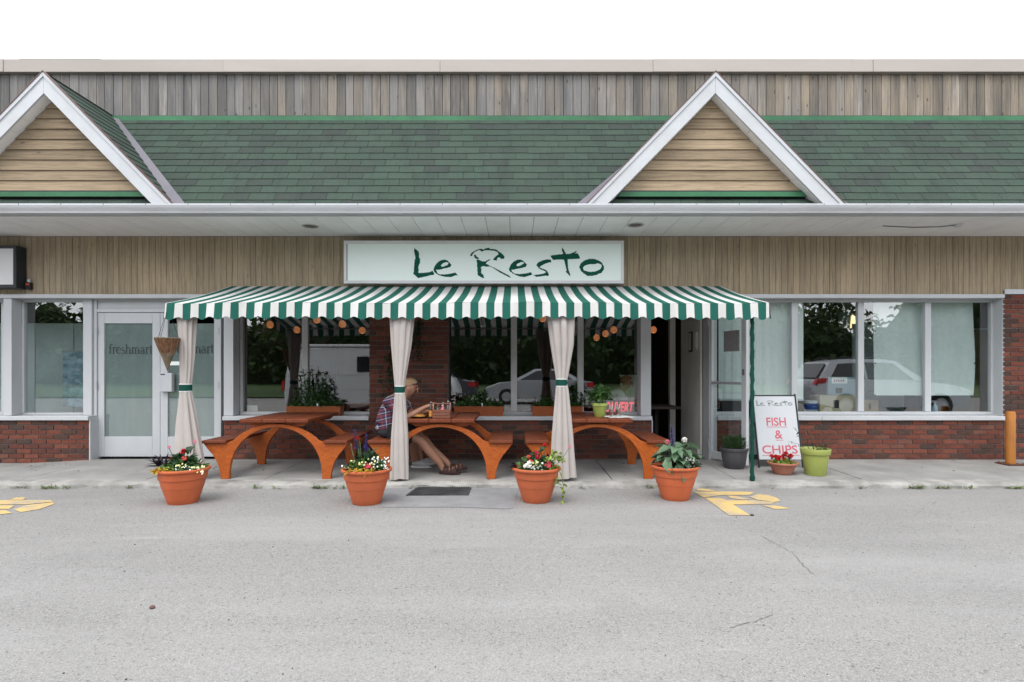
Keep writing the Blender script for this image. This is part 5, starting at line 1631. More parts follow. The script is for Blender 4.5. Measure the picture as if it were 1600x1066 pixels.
for k in range(14):
    d = rdir(pr, .5); mb.tube([(0, 0, .15), (d.x * .1, d.y * .1, .2 + abs(d.z) * .12)], .003, 4)
mb.build('herb_foliage', [LF['herb'], LF['mid']], t, fix=False)

# vine sprays hanging on the brick pier
for (x, y0_, y1_, lab) in ((610, 548, 618, 'thin ivy hanging on the brick pier left of the middle curtain'), (656, 500, 565, 'thin ivy hanging on the brick pier right of the middle curtain')):
    top = px(x, y0_, 7.96)
    t = empty('hanging_vine', top, 0, lab, 'vine')
    mb = MB()
    for k in range(6):
        L = [Vector((pr.uniform(-.05, .05), 0, 0))]
        for s_ in range(6): L.append(L[-1] + Vector((pr.uniform(-.05, .05), pr.uniform(-.015, .008), -(y1_ - y0_) / 110 / 6)))
        mb.tube(L, .0025, 4)
        for a, b in zip(L, L[1:]):
            for q in range(3): mb.leaf(a.lerp(b, pr.random()), rdir(pr, -.2), .045, .03, 0, .3, pr)
    mb.build('vine_leaves', [LF['dark']], t, fix=False)
    MB().tube([(0, .03, .02), (0, -.01, .02), (0, -.012, -.01)], .004, 6).build('wall_hook', M['black'], t)

# hanging woven cone
M['wicker'] = plain('wicker', (.17, .075, .035), .85, .5, 3, stretch=(20, 20, 1), bmp=.6, bscale=40)
M['moss'] = plain('coir_tip', (.15, .115, .075), .95, .4, 14, bmp=.8, bscale=60)
Yh = 6.46
t = empty('hanging_basket', px(261.5, 580, Yh), 0, 'woven brown cone basket hanging from the left corner of the awning', 'hanging basket')
Hc = PZ(529, Yh) - PZ(580, Yh)
wob = lambda i, a: 1 + .035 * math.sin(a * 15) + .02 * math.sin(a * 4 + i)
MB().lathe([(.062, Hc * .5), (.095, Hc * .72), (.128, Hc), (.118, Hc), (.05, Hc * .5)], 60, (0, 0, 0), 0, wob).build('basket_cone', M['wicker'], t, smooth=60)
MB().lathe([(.002, 0), (.018, .05), (.045, Hc * .35), (.067, Hc * .5), (.071, Hc * .56), (.06, Hc * .56)], 40, (0, 0, 0), 0, wob).build('cone_tip', M['moss'], t, smooth=60)
rim = MB(); rim.tube([(.125 * math.cos(a * .2618), .125 * math.sin(a * .2618), Hc + .004 * math.sin(a * 3)) for a in range(25)], .009, 6); rim.build('rim', M['moss'], t, smooth=True)
for k in range(10):
    a = k * .628
    MB().tube([(.064 * math.cos(a), .064 * math.sin(a), Hc * .5), (.099 * math.cos(a), .099 * math.sin(a), Hc * .74), (.13 * math.cos(a), .13 * math.sin(a), Hc)], .005, 5).build('rib', M['moss'], t)
top = Vector((PX(258, Yh) - t.location.x + .0, .05, ZA - .05 - t.location.z))
mb = MB()
for a in (3.0, 0.2, 4.7): mb.tube([(.12 * math.cos(a), .12 * math.sin(a), Hc), top], .0025, 5)
mb.build('hanger', M['black'], t)

# box on the doors, mat, stone
t = empty('notice_box', (GX(255.5), 8.148, GZ(612)), 0, 'white metal box with slots fixed between the white double doors', 'letter box')
w = GX(275) - GX(255.5)
MB().bbox(0, w, -.07, 0, 0, GZ(583) - GZ(612), .006).build('box_body', M['white'], t)
hz = GZ(583) - GZ(612)
MB().box(.02, .085, -.0715, -.0702, hz - .028, hz - .012).build('slot', M['black'], t)
mb = MB()
for i in range(7): mb.box(.022 + (i % 2) * .004, .032 + (i % 3) * .004, -.0712, -.0702, .06 + i * .021, .068 + i * .021)
o = mb.build('worn_print', M['mullion'], t); o['kind'] = 'stuff'
M['rubber'] = plain('rubber', (.032, .032, .034), .8, .25, 12, dirt=(.14, .135, .13), dirt_amt=.5)
c = [ground_pt(634, 775.5, 0), ground_pt(732, 775, 0), ground_pt(737, 763, 0), ground_pt(650, 763.5, 0)]
t = empty('door_mat', (c[0] + c[2]) / 2, 0, 'dark ribbed rubber mat on the asphalt in front of the kerb', 'mat')
loc = [p - t.location for p in c]
mb = MB(); mb.add([Vector((p.x, p.y, .005)) for p in loc] + [Vector((p.x * .99, p.y * .99, .014)) for p in loc], [(4, 5, 6, 7), (0, 1, 5, 4), (1, 2, 6, 5), (2, 3, 7, 6), (3, 0, 4, 7)])
mb.build('mat_base', M['rubber'], t)
mb = MB()
for i in range(1, 24):
    u = i / 24
    a, b = loc[0].lerp(loc[1], u) * .97, loc[3].lerp(loc[2], u) * .97
    mb.box(0, 0, 0, 0, 0, 0) if False else mb.add([(a.x - .008, a.y, .0145), (a.x + .008, a.y, .0145), (b.x + .008, b.y, .0145), (b.x - .008, b.y, .0145), (a.x - .006, a.y, .022), (a.x + .006, a.y, .022), (b.x + .006, b.y, .022), (b.x - .006, b.y, .022)], [(4, 5, 6, 7), (0, 1, 5, 4), (1, 2, 6, 5), (2, 3, 7, 6), (3, 0, 4, 7)])
o = mb.build('mat_ribs', M['rubber'], t); o['kind'] = 'stuff'
p = ground_pt(238, 951, 0)
stone = MB().ball((0, 0, .008), (.017, .012, .012), 10)
o = stone.build('stone', M['drip'], loc=p); tag(o, 'small dark brown stone lying on the open asphalt at lower left', 'stone')
for (x, y, r, lab) in ((1175, 806, .02, 'small dark stone at the foot of the yellow letter R'), (1402, 755, .03, 'flat grey stone lying against the kerb on the right')):
    p = ground_pt(x, y, 0)
    o = MB().ball((0, 0, r * .3), (r, r * .7, r * .5), 9).build('stone', M['rubber' if r < .025 else 'valley'], loc=p); tag(o, lab, 'stone')
# weeds in the kerb joint
mb = MB()
wr = random.Random(4)
for (a, b, n) in ((65, 112, 70), (395, 405, 12), (430, 440, 12), (490, 510, 60), (520, 540, 26), (200, 208, 16), (640, 646, 6), (905, 912, 12), (1010, 1020, 18), (1412, 1440, 60), (1460, 1482, 45), (1500, 1520, 22), (1570, 1600, 60), (1342, 1350, 10), (1200, 1210, 6), (20, 40, 12)):
    for k in range(int(n * .75)):
        X = PX(wr.uniform(a, b), 6.43)
        p = Vector((X, 6.43 + wr.uniform(-.03, .015), za(X)))
        mb.leaf(p, Vector((wr.uniform(-.8, .8), wr.uniform(-.8, .1), wr.uniform(.3, 1))), wr.uniform(.025, .075), .011, 0, .3, wr)
o = mb.build('kerb_weeds', [leafm('leaf_weed', (.13, .19, .05))], fix=False); tag(o, kind='stuff')
mb = MB()                                                      # loose grit on the asphalt
for k in range(900):
    X = wr.uniform(-5, 5); Yg = wr.uniform(2.2, 6.4)
    r = wr.uniform(.002, .005) * (1.5 if wr.random() < .03 else .8)
    mb.ball((X, Yg, za(X) + r * .5), (r * wr.uniform(.8, 1.5), r, r * .8), 5, 0 if wr.random() < .6 else 1)
o = mb.build('loose_grit', [M['kerb'], M['rubber']], fix=False); tag(o, kind='stuff')
mb = MB()                                                      # fallen bits on the pavement
for k in range(40):
    X = wr.uniform(-7, 7); Yg = wr.uniform(6.7, 7.9)
    mb.leaf((X, Yg, zs(X, Yg) + .006), (wr.uniform(-1, 1), wr.uniform(-1, 1), .1), .03, .015, 0, .2, wr)
o = mb.build('fallen_leaves', [LF['purple']], fix=False); tag(o, kind='stuff')

# ------------------------------------------------------------------ sandwich board
M['boardwhite'] = plain('board_white', (.50, .515, .535), .4, .03, 2)
M['textred'] = plain('board_red', (.50, .10, .13), .6, .1, 10)
M['textgrey'] = plain('board_script', (.10, .15, .14), .6, .2, 10)
bx = PX(1179.5, 7.5)
xl, xr = PX(1180, 7.5), PX(1245, 7.5)
W2 = (xr - xl) / 2
zb_, zt_ = PZ(718, 7.4) , PZ(620, 7.6)
t = empty('sandwich_board', ((xl + xr) / 2, 7.5, zs(3.4, 7.5)), 0, 'white folding sandwich board advertising fish and chips beside the green post', 'sandwich board')
lean = math.atan2(.22, zt_ - zb_)
Hb = math.hypot(.22, zt_ - zb_)
z0 = zb_ - t.location.z
def panel(ybot, ytop, nm, face):
    a = math.atan2(ytop - ybot, zt_ - zb_)
    o = MB().bbox(-W2, W2, -.008, .008, 0, Hb, .003).build(nm, M['boardwhite'], t)
    o.location = (0, ybot, z0); o.rotation_euler = (-a, 0, 0)
    for s_ in (-1, 1):
        q = MB().bbox(s_ * (W2 + .001) - (0 if s_ > 0 else .017), s_ * (W2 + .001) + (.017 if s_ > 0 else 0), -.016, .012, -z0 / math.cos(a) + .003, Hb + (.03 if s_ > 0 else .012), .003).build('frame_leg', M['dark'], o)
    MB().bbox(-W2, W2, -.013, .010, Hb + .0005, Hb + .017, .003).build('top_rail', M['dark'], o)
    return o
bp = panel(-.12, .07, 'front_panel', True)
panel(.36, .105, 'back_panel', False)
def on_board(nm, me, x, z, sc_=1.0):
    return inst(nm, me, (x, -.0095, z), bp, (R(90), 0, 0), (sc_, sc_, sc_))
def bu(x): return (x - 60) / 625 * 2 * W2 - W2                    # zoom crop of the board -> board coordinates
def bv(y): return Hb - (y - 95) / 950 * Hb
def txt(body, x0, x1, y0, y1, bold):
    me = text_mesh('lettering', body, 1.0, M['textred'], .0005, 0, bold)
    xs = [v.co.x for v in me.vertices]; ys = [v.co.y for v in me.vertices]
    sx = (bu(x1) - bu(x0)) / (max(xs) - min(xs)); sy = (bv(y0) - bv(y1)) / (max(ys) - min(ys))
    o = inst('lettering', me, ((bu(x0) + bu(x1)) / 2 - (max(xs) + min(xs)) / 2 * sx, -.0095, (bv(y0) + bv(y1)) / 2 - (max(ys) + min(ys)) / 2 * sy), bp, (R(90), 0, 0), (sx, sy, 1))
    return o
txt('FISH', 222, 512, 420, 545, .012)
txt('&', 326, 440, 612, 738, .012)
txt('CHIPS', 118, 640, 835, 958, .012)
for (x0, x1, y) in ((220, 525, 563), (335, 448, 760), (110, 660, 983)):
    MB().box(bu(x0), bu(x1), -.0092, -.0084, bv(y + 4), bv(y - 4)).build('underline', M['textred'], bp)
k = (bu(640) - bu(95)) / (299)
brush_word(bp, lambda x: (x - 645) * k, lambda z: -(z - 392) * k, -.0095, M['textgrey'], .0004, .01, ox=bu(95), oz=bv(168))

# ------------------------------------------------------------------ bollard
M['bollard'] = plain('bollard_orange', (.40, .15, .022), .6, .14, 5, dirt=(.16, .06, .02), dirt_amt=.6, stretch=(1, 1, .4))
M['rust'] = plain('rusty_plate', (.10, .035, .018), .85, .4, 14)
p = px(1579, 727, 7.62); zg = zs(p.x, 7.62)
t = empty('bollard', (p.x, 7.62, zg), 0, 'orange painted steel bollard on a rusty plate by the right brick pier', 'bollard')
MB().lathe([(0, PZ(643, 7.62) - zg), (.045, PZ(643, 7.62) - zg), (.054, PZ(645, 7.62) - zg), (.055, .014)], 28).build('post', M['bollard'], t, smooth=True)
MB().bbox(-.125, .125, -.11, .11, .001, .0135, .003).build('base_plate', M['rust'], t)
for sx in (-1, 1):
    for sy in (-1, 1): MB().lathe([(0, .026), (.012, .026), (.014, .014)], 6, (sx * .095, sy * .08, 0)).build('bolt', M['rust'], t)
# ------------------------------------------------------------------ things on the tables and in the window
t = empty('caddy', (PX(691, 6.74), 6.74, ZTOP), 0, 'slatted wooden condiment caddy with bottles on the middle picnic table', 'caddy')
M['caddywood'] = orange_wood('caddy_wood', (.20, .075, .045), (.13, .045, .025))
w = .105
for i in range(3): MB().bbox(-w, w, -.09, -.078, .004 + i * .036, .036 + i * .036, .002).build('front_slat', M['caddywood'], t)
for i in range(3): MB().bbox(-w, w, .078, .09, .004 + i * .036, .036 + i * .036, .002).build('back_slat', M['caddywood'], t)
for s_ in (-1, 1): MB().prism([(-.077, .002), (.077, .002), (.077, .11), (.03, .19), (-.03, .19), (-.077, .11)], s_ * w - .006 - s_ * .006, s_ * w + .006 - s_ * .006, 'x').build('end_board', M['caddywood'], t)
MB().tube([(-w, 0, .175), (w, 0, .175)], .008, 8).build('handle', M['caddywood'], t)
MB().box(-w + .013, w - .013, -.077, .077, .002, .008).build('base_board', M['caddywood'], t)
M['clear'] = plain('bottle_glass', (.10, .11, .10), .15, .1, 5)
M['brownglass'] = plain('brown_glass', (.022, .010, .006), .12, .1, 5, coat=.5)
M['labelw'] = plain('label_white', (.62, .62, .60), .6, .04, 9)
M['labely'] = plain('label_yellow', (.48, .20, .03), .5, .1, 9)
def bottle(name, x, y, z, H, r, mat, lab, lmat=None, cap=None, cat='bottle', group=None):
    o = empty(name, (x, y, z), 0, lab, cat, group)
    MB().lathe([(0, 0), (r, .001), (r, H * .55), (r * .8, H * .66), (r * .36, H * .78), (r * .34, H * .97), (0, H * .97)], 20).build('bottle_body', mat, o, smooth=40)
    if lmat: MB().lathe([(r * 1.015, H * .12), (r * 1.015, H * .48)], 20).build('bottle_label', lmat, o, smooth=True)
    MB().lathe([(r * .40, H * .94), (r * .42, H), (0, H)], 12).build('bottle_cap', cap or M['alu'], o, smooth=30)
    return o
cx_, cy_ = t.location.x, t.location.y
bottle('sauce_bottle', cx_ + .008, cy_ - .045, ZTOP + .009, .155, .028, M['textred'], 'red sauce bottle with white label in the condiment caddy', M['labelw'], M['boardwhite'])
bottle('sauce_bottle', cx_ + .07, cy_ + .01, ZTOP + .009, .20, .024, M['clear'], 'tall clear bottle at the right end of the condiment caddy')
bottle('sauce_bottle', cx_ - .06, cy_ + .03, ZTOP + .009, .16, .025, M['clear'], 'clear bottle at the left end of the condiment caddy')
bottle('sauce_bottle', cx_ + .005, cy_ + .045, ZTOP + .009, .18, .024, M['alu'], 'silver topped shaker at the back of the condiment caddy')
bottle('beer_bottle', PX(673.5, 6.72), 6.72, ZTOP, .20, .026, M['brownglass'], 'brown beer bottle with yellow label left of the condiment caddy', M['labely'])
t = empty('plate', (PX(653, 6.84), 6.84, ZTOP), 0, 'round plate of fried food in front of the seated man', 'plate')
MB().lathe([(0, .004), (.07, .004), (.09, .008), (.135, .018), (.137, .021), (.09, .012), (0, .008)], 36).build('dish', M['black'], t, smooth=50)
M['food'] = plain('fried_food', (.36, .17, .035), .7, .3, 20, bmp=.5, bscale=60)
MB().lathe([(0, .05), (.05, .045), (.08, .025), (.085, .011), (0, .011)], 22, (0.01, -.02, 0), 0, lambda i, a: 1 + .12 * math.sin(a * 3 + i)).build('burger_bun', M['food'], t, smooth=True)
mb = MB()
for k in range(30):
    a = pr.uniform(0, 6.28); r = pr.uniform(.02, .09); d = pr.uniform(0, 3.14)
    c0 = Vector((math.cos(a) * r, math.sin(a) * r + .02, .016 + pr.random() * .02))
    e = Vector((math.cos(d), math.sin(d), pr.uniform(-.1, .1))) * .032
    mb.tube([c0 - e, c0 + e], .005, 4)
o = mb.build('chips', M['food'], t); o['kind'] = 'stuff'
M['drink'] = plain('red_drink', (.30, .012, .015), .1, .1, 5, coat=.6)
for (x, Y, lab) in ((955, 6.88, 'left of two glasses of red drink on the right picnic table'), (966, 6.92, 'right of two glasses of red drink on the right picnic table')):
    t = empty('drinking_glass', (PX(x, Y), Y, ZTOP + .012), 0, lab, 'glass', 'glasses of red drink')
    MB().lathe([(0, 0), (.024, .001), (.033, .12), (.0315, .12), (.023, .008), (0, .008)], 22).build('tumbler', M['glass'], t, smooth=40)
    MB().lathe([(0, .0085), (.0225, .0085), (.0285, .085), (0, .086)], 22).build('drink', M['drink'], t, smooth=40)
    MB().tube([(.0, 0, .05), (.022, 0, .15)], .003, 6).build('straw', M['labelw'], t)
t = empty('menu', (PX(964, 6.95), 6.95, ZTOP), R(8), 'white paper menu lying on the right picnic table under the glasses', 'menu')
for i, (a, dx, dy) in enumerate(((0, 0, 0), (14, .03, -.02), (-9, -.02, .03))):
    mb = MB().box(-.14, .14, -.16, .12, .001 + i * .0035, .0035 + i * .0035)
    o = mb.build('menu_sheet', M['labelw'], t); o.rotation_euler = (0, 0, R(a)); o.location = (dx, dy, 0)
# lit red OUVERT sign hanging inside the window
t = empty('lit_sign', (PX(968, 8.24), 8.245, PZ(645, 8.24)), 0, 'red glowing OUVERT sign low in the rightmost restaurant pane', 'sign')
w, h = PX(992, 8.24) - PX(948, 8.24), PZ(628, 8.24) - PZ(645, 8.24)
MB().bbox(-w / 2 - .03, w / 2 + .03, .012, .03, -.02, h + .02, .004).build('sign_backing', M['black'], t)
me = text_mesh('lettering', 'OUVERT', 1.0, M['neon'], .004, .28, .035, 1.05)
xs = [v.co.x for v in me.vertices]; ys = [v.co.y for v in me.vertices]
sx, sy = (w + .02) / (max(xs) - min(xs)), h / (max(ys) - min(ys))
inst('lettering', me, (-(max(xs) + min(xs)) / 2 * sx, 0, h / 2 - (max(ys) + min(ys)) / 2 * sy), t, (R(90), 0, 0), (sx, sy, 1))
mb = MB()
for s_ in (-1, 1): mb.tube([(s_ * w * .4, .02, h + .02), (s_ * w * .4, .02, 1.1)], .0015, 4)
mb.build('hanging_wire', M['black'], t)
t = empty('paper_card', (PX(393, 8.3), 8.3, SZ - .0), 0, 'small white card standing at the lower left of the two pane window', 'card')
MB().bbox(-.07, .09, -.004, .0, .0, .13, .001).build('card_sheet', M['labelw'], t)
MB().bbox(-.07, .09, .0, .08, -.02, .0, .002).build('card_foot', M['inwall'], t)

# ------------------------------------------------------------------ people
def skin_obj(name, J, E, mat, parent, sub=2, root=None):
    names = list(J)
    idx = {n: i for i, n in enumerate(names)}
    me = bpy.data.meshes.new(name)
    me.from_pydata([J[n][0] for n in names], [(idx[a], idx[b]) for a, b in E], [])
    o = bpy.data.objects.new('tmp_skin', me)
    COL.objects.link(o)
    sm = o.modifiers.new('skin', 'SKIN'); sm.use_smooth_shade = True
    for i, n in enumerate(names):
        r = J[n][1]; sv = me.skin_vertices[0].data[i]
        sv.radius = r if isinstance(r, tuple) else (r, r)
        sv.use_root = (n == (root or names[0]))
    ss = o.modifiers.new('sub', 'SUBSURF'); ss.levels = sub; ss.render_levels = sub
    bpy.context.view_layer.update()
    m2 = bpy.data.meshes.new_from_object(o.evaluated_get(bpy.context.evaluated_depsgraph_get()))
    bpy.data.objects.remove(o); bpy.data.meshes.remove(me)
    m2.name = name; m2.materials.clear(); m2.materials.append(mat)
    m2.polygons.foreach_set('use_smooth', [True] * len(m2.polygons))
    q = bpy.data.objects.new(name, m2)
    link(q, parent)
    return q
M['skin'] = plain('skin', (.33, .165, .105), .55, .1, 9)
M['hairblond'] = plain('hair_blond', (.30, .19, .11), .8, .3, 60, stretch=(1, 1, 3))
M['hairred'] = plain('hair_red', (.28, .11, .04), .7, .25, 30)
M['shorts'] = plain('shorts_black', (.012, .012, .015), .85, .2, 12)
M['tee'] = plain('tee_grey', (.40, .40, .41), .85, .1, 8)
M['teewhite'] = plain('tee_white', (.62, .58, .62), .85, .08, 8)
M['sandal'] = plain('sandal_leather', (.045, .018, .016), .6, .2, 9)
M['sneaker'] = plain('sneaker_grey', (.42, .42, .43), .6, .3, 14)
M['eyewhite'] = plain('eye', (.05, .035, .03), .3)
def plaid_mat():
    m, nt, bs, out = new_mat('plaid_shirt')
    s = nd(nt, 'ShaderNodeSeparateXYZ', {0: nd(nt, 'ShaderNodeTexCoord').outputs['Object']})
    def lines(v, per, ph, w):
        f = mathn(nt, 'FRACT', mathn(nt, 'ADD', mathn(nt, 'MULTIPLY', v, 1 / per), ph))
        return mathn(nt, 'LESS_THAN', f, w)
    d = mathn(nt, 'ADD', mathn(nt, 'MULTIPLY', s.outputs[0], .8), mathn(nt, 'MULTIPLY', s.outputs[1], .9))
    h = mathn(nt, 'SUBTRACT', s.outputs[2], mathn(nt, 'MULTIPLY', s.outputs[0], .25))
    c = mixc(nt, mathn(nt, 'MULTIPLY', lines(h, .075, .1, .26), .75), (.014, .018, .055), (.17, .022, .03))
    c = mixc(nt, mathn(nt, 'MULTIPLY', lines(d, .07, .3, .20), .6), c, (.17, .022, .03))
    c = mixc(nt, mathn(nt, 'MULTIPLY', lines(h, .075, .55, .08), .55), c, (.50, .48, .52))
    c = mixc(nt, mathn(nt, 'MULTIPLY', lines(d, .07, .72, .09), .55), c, (.50, .48, .52))
    nt.links.new(c, bs.inputs['Base Color'])
    bs.inputs['Roughness'].default_value = .85
    return m
M['plaid'] = plaid_mat()
def person(loc, label, shirt, hair, shoes, sandal, reach=0.0, leg=0.0, lean=0.0, sc_=1.0):
    t = empty('person', loc, 0, label, 'person')
    V = lambda x, y, z: (x, y, z)
    lx = lean
    hc = V(.275 + lx, 0, .60)
    J = {'pelvis': (V(.01, 0, .10), (.085, .11)), 'belly': (V(.005, 0, .22), (.085, .115)), 'chest': (V(.045 + lx * .6, 0, .38), (.10, .15)),
         'upper': (V(.105 + lx * .8, 0, .475), (.085, .13)), 'neck0': (V(.17 + lx, 0, .515), .058), 'neck1': (V(.215 + lx, 0, .545), .052),
         'head0': (V(.245 + lx, 0, .575), (.078, .07)), 'head1': (V(.268 + lx, 0, .625), (.098, .078)), 'head2': (V(.262 + lx, 0, .69), (.082, .068))}
    E = [('pelvis', 'belly'), ('belly', 'chest'), ('chest', 'upper'), ('upper', 'neck0'), ('neck0', 'neck1'), ('neck1', 'head0'), ('head0', 'head1'), ('head1', 'head2')]
    for s_, sfx in ((-1, 'n'), (1, 'f')):
        far = s_ > 0
        J['sh' + sfx] = (V(.10 + lx * .8, s_ * .185, .455), .062)
        J['el' + sfx] = (V(.235 + lx, s_ * .25, .265), .044)
        J['wr' + sfx] = (V(.405 + reach + lx * .3, s_ * (.16 if not far else .12), .385 - (.06 if far else 0)), .030)
        J['ha' + sfx] = (V(.475 + reach + lx * .3, s_ * (.14 if not far else .10), .415 - (.07 if far else 0)), (.03, .036))
        E += [('upper', 'sh' + sfx), ('sh' + sfx, 'el' + sfx), ('el' + sfx, 'wr' + sfx), ('wr' + sfx, 'ha' + sfx)]
        J['hip' + sfx] = (V(.07, s_ * .095, .075), .068)
        J['kn' + sfx] = (V(.40, s_ * .10 + (.0 if far else -.02), .015), .062)
        J['cf' + sfx] = (V(.50 + leg * .5, s_ * .08, -.13), .062)
        J['an' + sfx] = (V(.66 + leg + (.07 if far else 0), s_ * .04 + .03, -.335 + (.015 if far else 0)), .041)
        J['he' + sfx] = (V(.665 + leg + (.07 if far else 0), s_ * .04 + .03, -.385 + (.012 if far else 0)), .034)
        J['to' + sfx] = (V(.84 + leg + (.08 if far else 0), s_ * .06 + .02, -.385 + (.03 if far else 0)), (.026, .04))
        E += [('pelvis', 'hip' + sfx), ('hip' + sfx, 'kn' + sfx), ('kn' + sfx, 'cf' + sfx), ('cf' + sfx, 'an' + sfx), ('an' + sfx, 'he' + sfx), ('he' + sfx, 'to' + sfx)]
        hx, hy, hz = J['ha' + sfx][0]
        for k in range(4):
            oy = (k - 1.5) * .018
            J['f%d%s' % (k, sfx)] = (V(hx + .035, hy + oy * .8, hz + .006), .0095)
            J['g%d%s' % (k, sfx)] = (V(hx + .066 - abs(k - 1.2) * .005, hy + oy, hz - .004), .0088)
            J['h%d%s' % (k, sfx)] = (V(hx + .078 - abs(k - 1.2) * .006, hy + oy, hz - .028), .0075)
            E += [('ha' + sfx, 'f%d%s' % (k, sfx)), ('f%d%s' % (k, sfx), 'g%d%s' % (k, sfx)), ('g%d%s' % (k, sfx), 'h%d%s' % (k, sfx))]
        J['th' + sfx] = (V(hx + .014, hy - s_ * .034, hz + .014), .011)
        J['ti' + sfx] = (V(hx + .05, hy - s_ * .036, hz - .004), .009)
        E += [('ha' + sfx, 'th' + sfx), ('th' + sfx, 'ti' + sfx)]
    body = skin_obj('body', J, E, M['skin'], t)
    # face
    fx = .268 + lx
    mb = MB()
    mb.ball((fx + .080, 0, .615), (.017, .013, .020), 10)
    mb.ball((fx + .084, 0, .577), (.012, .026, .009), 10)
    for s_ in (-1, 1): mb.ball((fx + .0, s_ * .08, .622), (.022, .010, .033), 10)
    for s_ in (-1, 1): mb.ball((fx + .066, s_ * .034, .65), (.018, .024, .008), 10)
    mb.build('face_features', M['skin'], body, smooth='all')
    for s_ in (-1, 1): MB().ball((fx + .080, s_ * .033, .635), (.006, .008, .005), 10).build('eye', M['eyewhite'], body, smooth='all')
    mb = MB()
    n = 20
    for i in range(9):
        a = i / 8 * 1.75
        for k in range(n):
            tt = 2 * math.pi * k / n
            fr_ = .5 + .5 * math.cos(tt)
            aa = a * (1 - .38 * fr_)
            mb.v.append((fx - .010 + .105 * math.sin(aa) * math.cos(tt) + .003 * math.sin(tt * 9 + i * 2), .086 * math.sin(aa) * math.sin(tt) + .003 * math.cos(tt * 11 + i), .645 + .104 * math.cos(aa) + .005 * math.sin(tt * 7 + i)))
    for i in range(8):
        for k in range(n): mb.f.append([i * n + k, (i + 1) * n + k, (i + 1) * n + (k + 1) % n, i * n + (k + 1) % n]); mb.m.append(0)
    mb.build('hair', hair, body, smooth='all')
    G = .018
    SJ = {'hem': (V(0, 0, .10), (.145 + G, .18 + G)), 'pelvis': (V(-.005, 0, .16), (.13 + G, .168 + G)), 'belly': (V(-.005, 0, .22), (.115 + G, .15 + G)), 'chest': (J['chest'][0], (.115 + G, .165 + G)),
          'upper': (J['upper'][0], (.088 + G, .13 + G)), 'neck0': (V(.15 + lx, 0, .505), .062 + G)}
    SEd = [('hem', 'pelvis'), ('pelvis', 'belly'), ('belly', 'chest'), ('chest', 'upper'), ('upper', 'neck0')]
    for s_, sfx in ((-1, 'n'), (1, 'f')):
        a, b = Vector(J['sh' + sfx][0]), Vector(J['el' + sfx][0])
        SJ['sh' + sfx] = (tuple(a), .062 + G); SJ['sl' + sfx] = (tuple(a.lerp(b, .72)), .055 + G)
        SEd += [('upper', 'sh' + sfx), ('sh' + sfx, 'sl' + sfx)]
    skin_obj('shirt', SJ, SEd, shirt, t)
    PJ = {'waist': (V(-.005, 0, .20), (.125, .16)), 'pelvis': (V(-.01, 0, .10), (.15, .185)), 'seat': (V(-.005, 0, .045), (.14, .175))}; PE = [('waist', 'pelvis'), ('pelvis', 'seat')]
    for s_, sfx in ((-1, 'n'), (1, 'f')):
        a, b = Vector(J['hip' + sfx][0]), Vector(J['kn' + sfx][0])
        PJ['hip' + sfx] = (tuple(a), .094 + G); PJ['leg' + sfx] = (tuple(a.lerp(b, .85)), .072 + G)
        PE += [('seat', 'hip' + sfx), ('hip' + sfx, 'leg' + sfx)]
    skin_obj('shorts', PJ, PE, M['shorts'], t)
    for sfx in ('n', 'f'):
        he, to = Vector(J['he' + sfx][0]), Vector(J['to' + sfx][0])
        mb = MB()
        d = (to - he).normalized(); sd = d.cross(Vector((0, 0, 1))).normalized()
        sole = []
        for k in range(16):
            a = 2 * math.pi * k / 16
            c0 = he.lerp(to, .5) + d * math.cos(a) * (.14) + sd * math.sin(a) * .05
            sole.append(c0)
        dz = Vector((0, 0, -.042)); up = Vector((0, 0, .02))
        mb.add([c + dz for c in sole] + [c + dz + up for c in sole], [tuple(range(15, -1, -1)), tuple(range(16, 32))] + [(k, (k + 1) % 16, 16 + (k + 1) % 16, 16 + k) for k in range(16)])
        if sandal:
            for f_, w_ in ((.05, .042), (.28, .046), (.55, .05), (.78, .046)):
                c0 = he.lerp(to, f_)
                for o_ in (0, .018):
                    L = []
                    for k in range(9):
                        a = math.pi * k / 8
                        L.append(c0 + d * (o_ + .012 * math.sin(a * 2)) + sd * math.cos(a) * w_ + Vector((0, 0, -.03 + (.078 - .03 * f_) * math.sin(a))))
                    mb.tube(L, .0085, 5)
            mb.build('sandal', shoes, t, smooth=True)
        else:
            KJ = {'a': (tuple(he + Vector((0, 0, .05))), .046), 'b': (tuple(he), .046), 'c': (tuple(he.lerp(to, .55) + Vector((0, 0, .008))), .046), 'd': (tuple(to + d * .02), .034)}
            skin_obj('sneaker', KJ, [('a', 'b'), ('b', 'c'), ('c', 'd')], shoes, t)
            mb.build('sneaker_sole', M['labelw'], t)
    return t
SB = .437
person((-1.555, 6.98, SB - .02), 'man in navy and red plaid shirt, shorts and brown sandals eating behind the middle curtain', M['plaid'], M['hairblond'], M['sandal'], True, reach=.04, leg=.0)
person((-1.65, 7.42, SB - .02), 'person in light grey shirt and grey sneakers sitting beyond the man in plaid', M['tee'], M['hairblond'], M['sneaker'], False, reach=.12, leg=-.33, lean=.02)
t = empty('dining_chair', (1.55, 8.85, -.02), 0, 'dark dining chair inside the restaurant behind the OUVERT sign', 'chair')
MB().bbox(-.22, .22, -.22, .22, .43, .47, .008).build('seat', M['inwall'], t)
MB().bbox(-.24, -.20, -.21, .21, .55, .95, .008).build('backrest', M['inwall'], t)
for sx in (-1, 1):
    for sy in (-1, 1): MB().bbox(sx * .19 - .018, sx * .19 + .018, sy * .19 - .018, sy * .19 + .018, 0, .429 if sx > 0 else .548, .003).build('leg', M['inwall'], t)
person((1.55, 8.85, .44), 'red haired person in pale shirt seated inside behind the OUVERT sign', M['teewhite'], M['hairred'], M['sneaker'], False, lean=-.05)
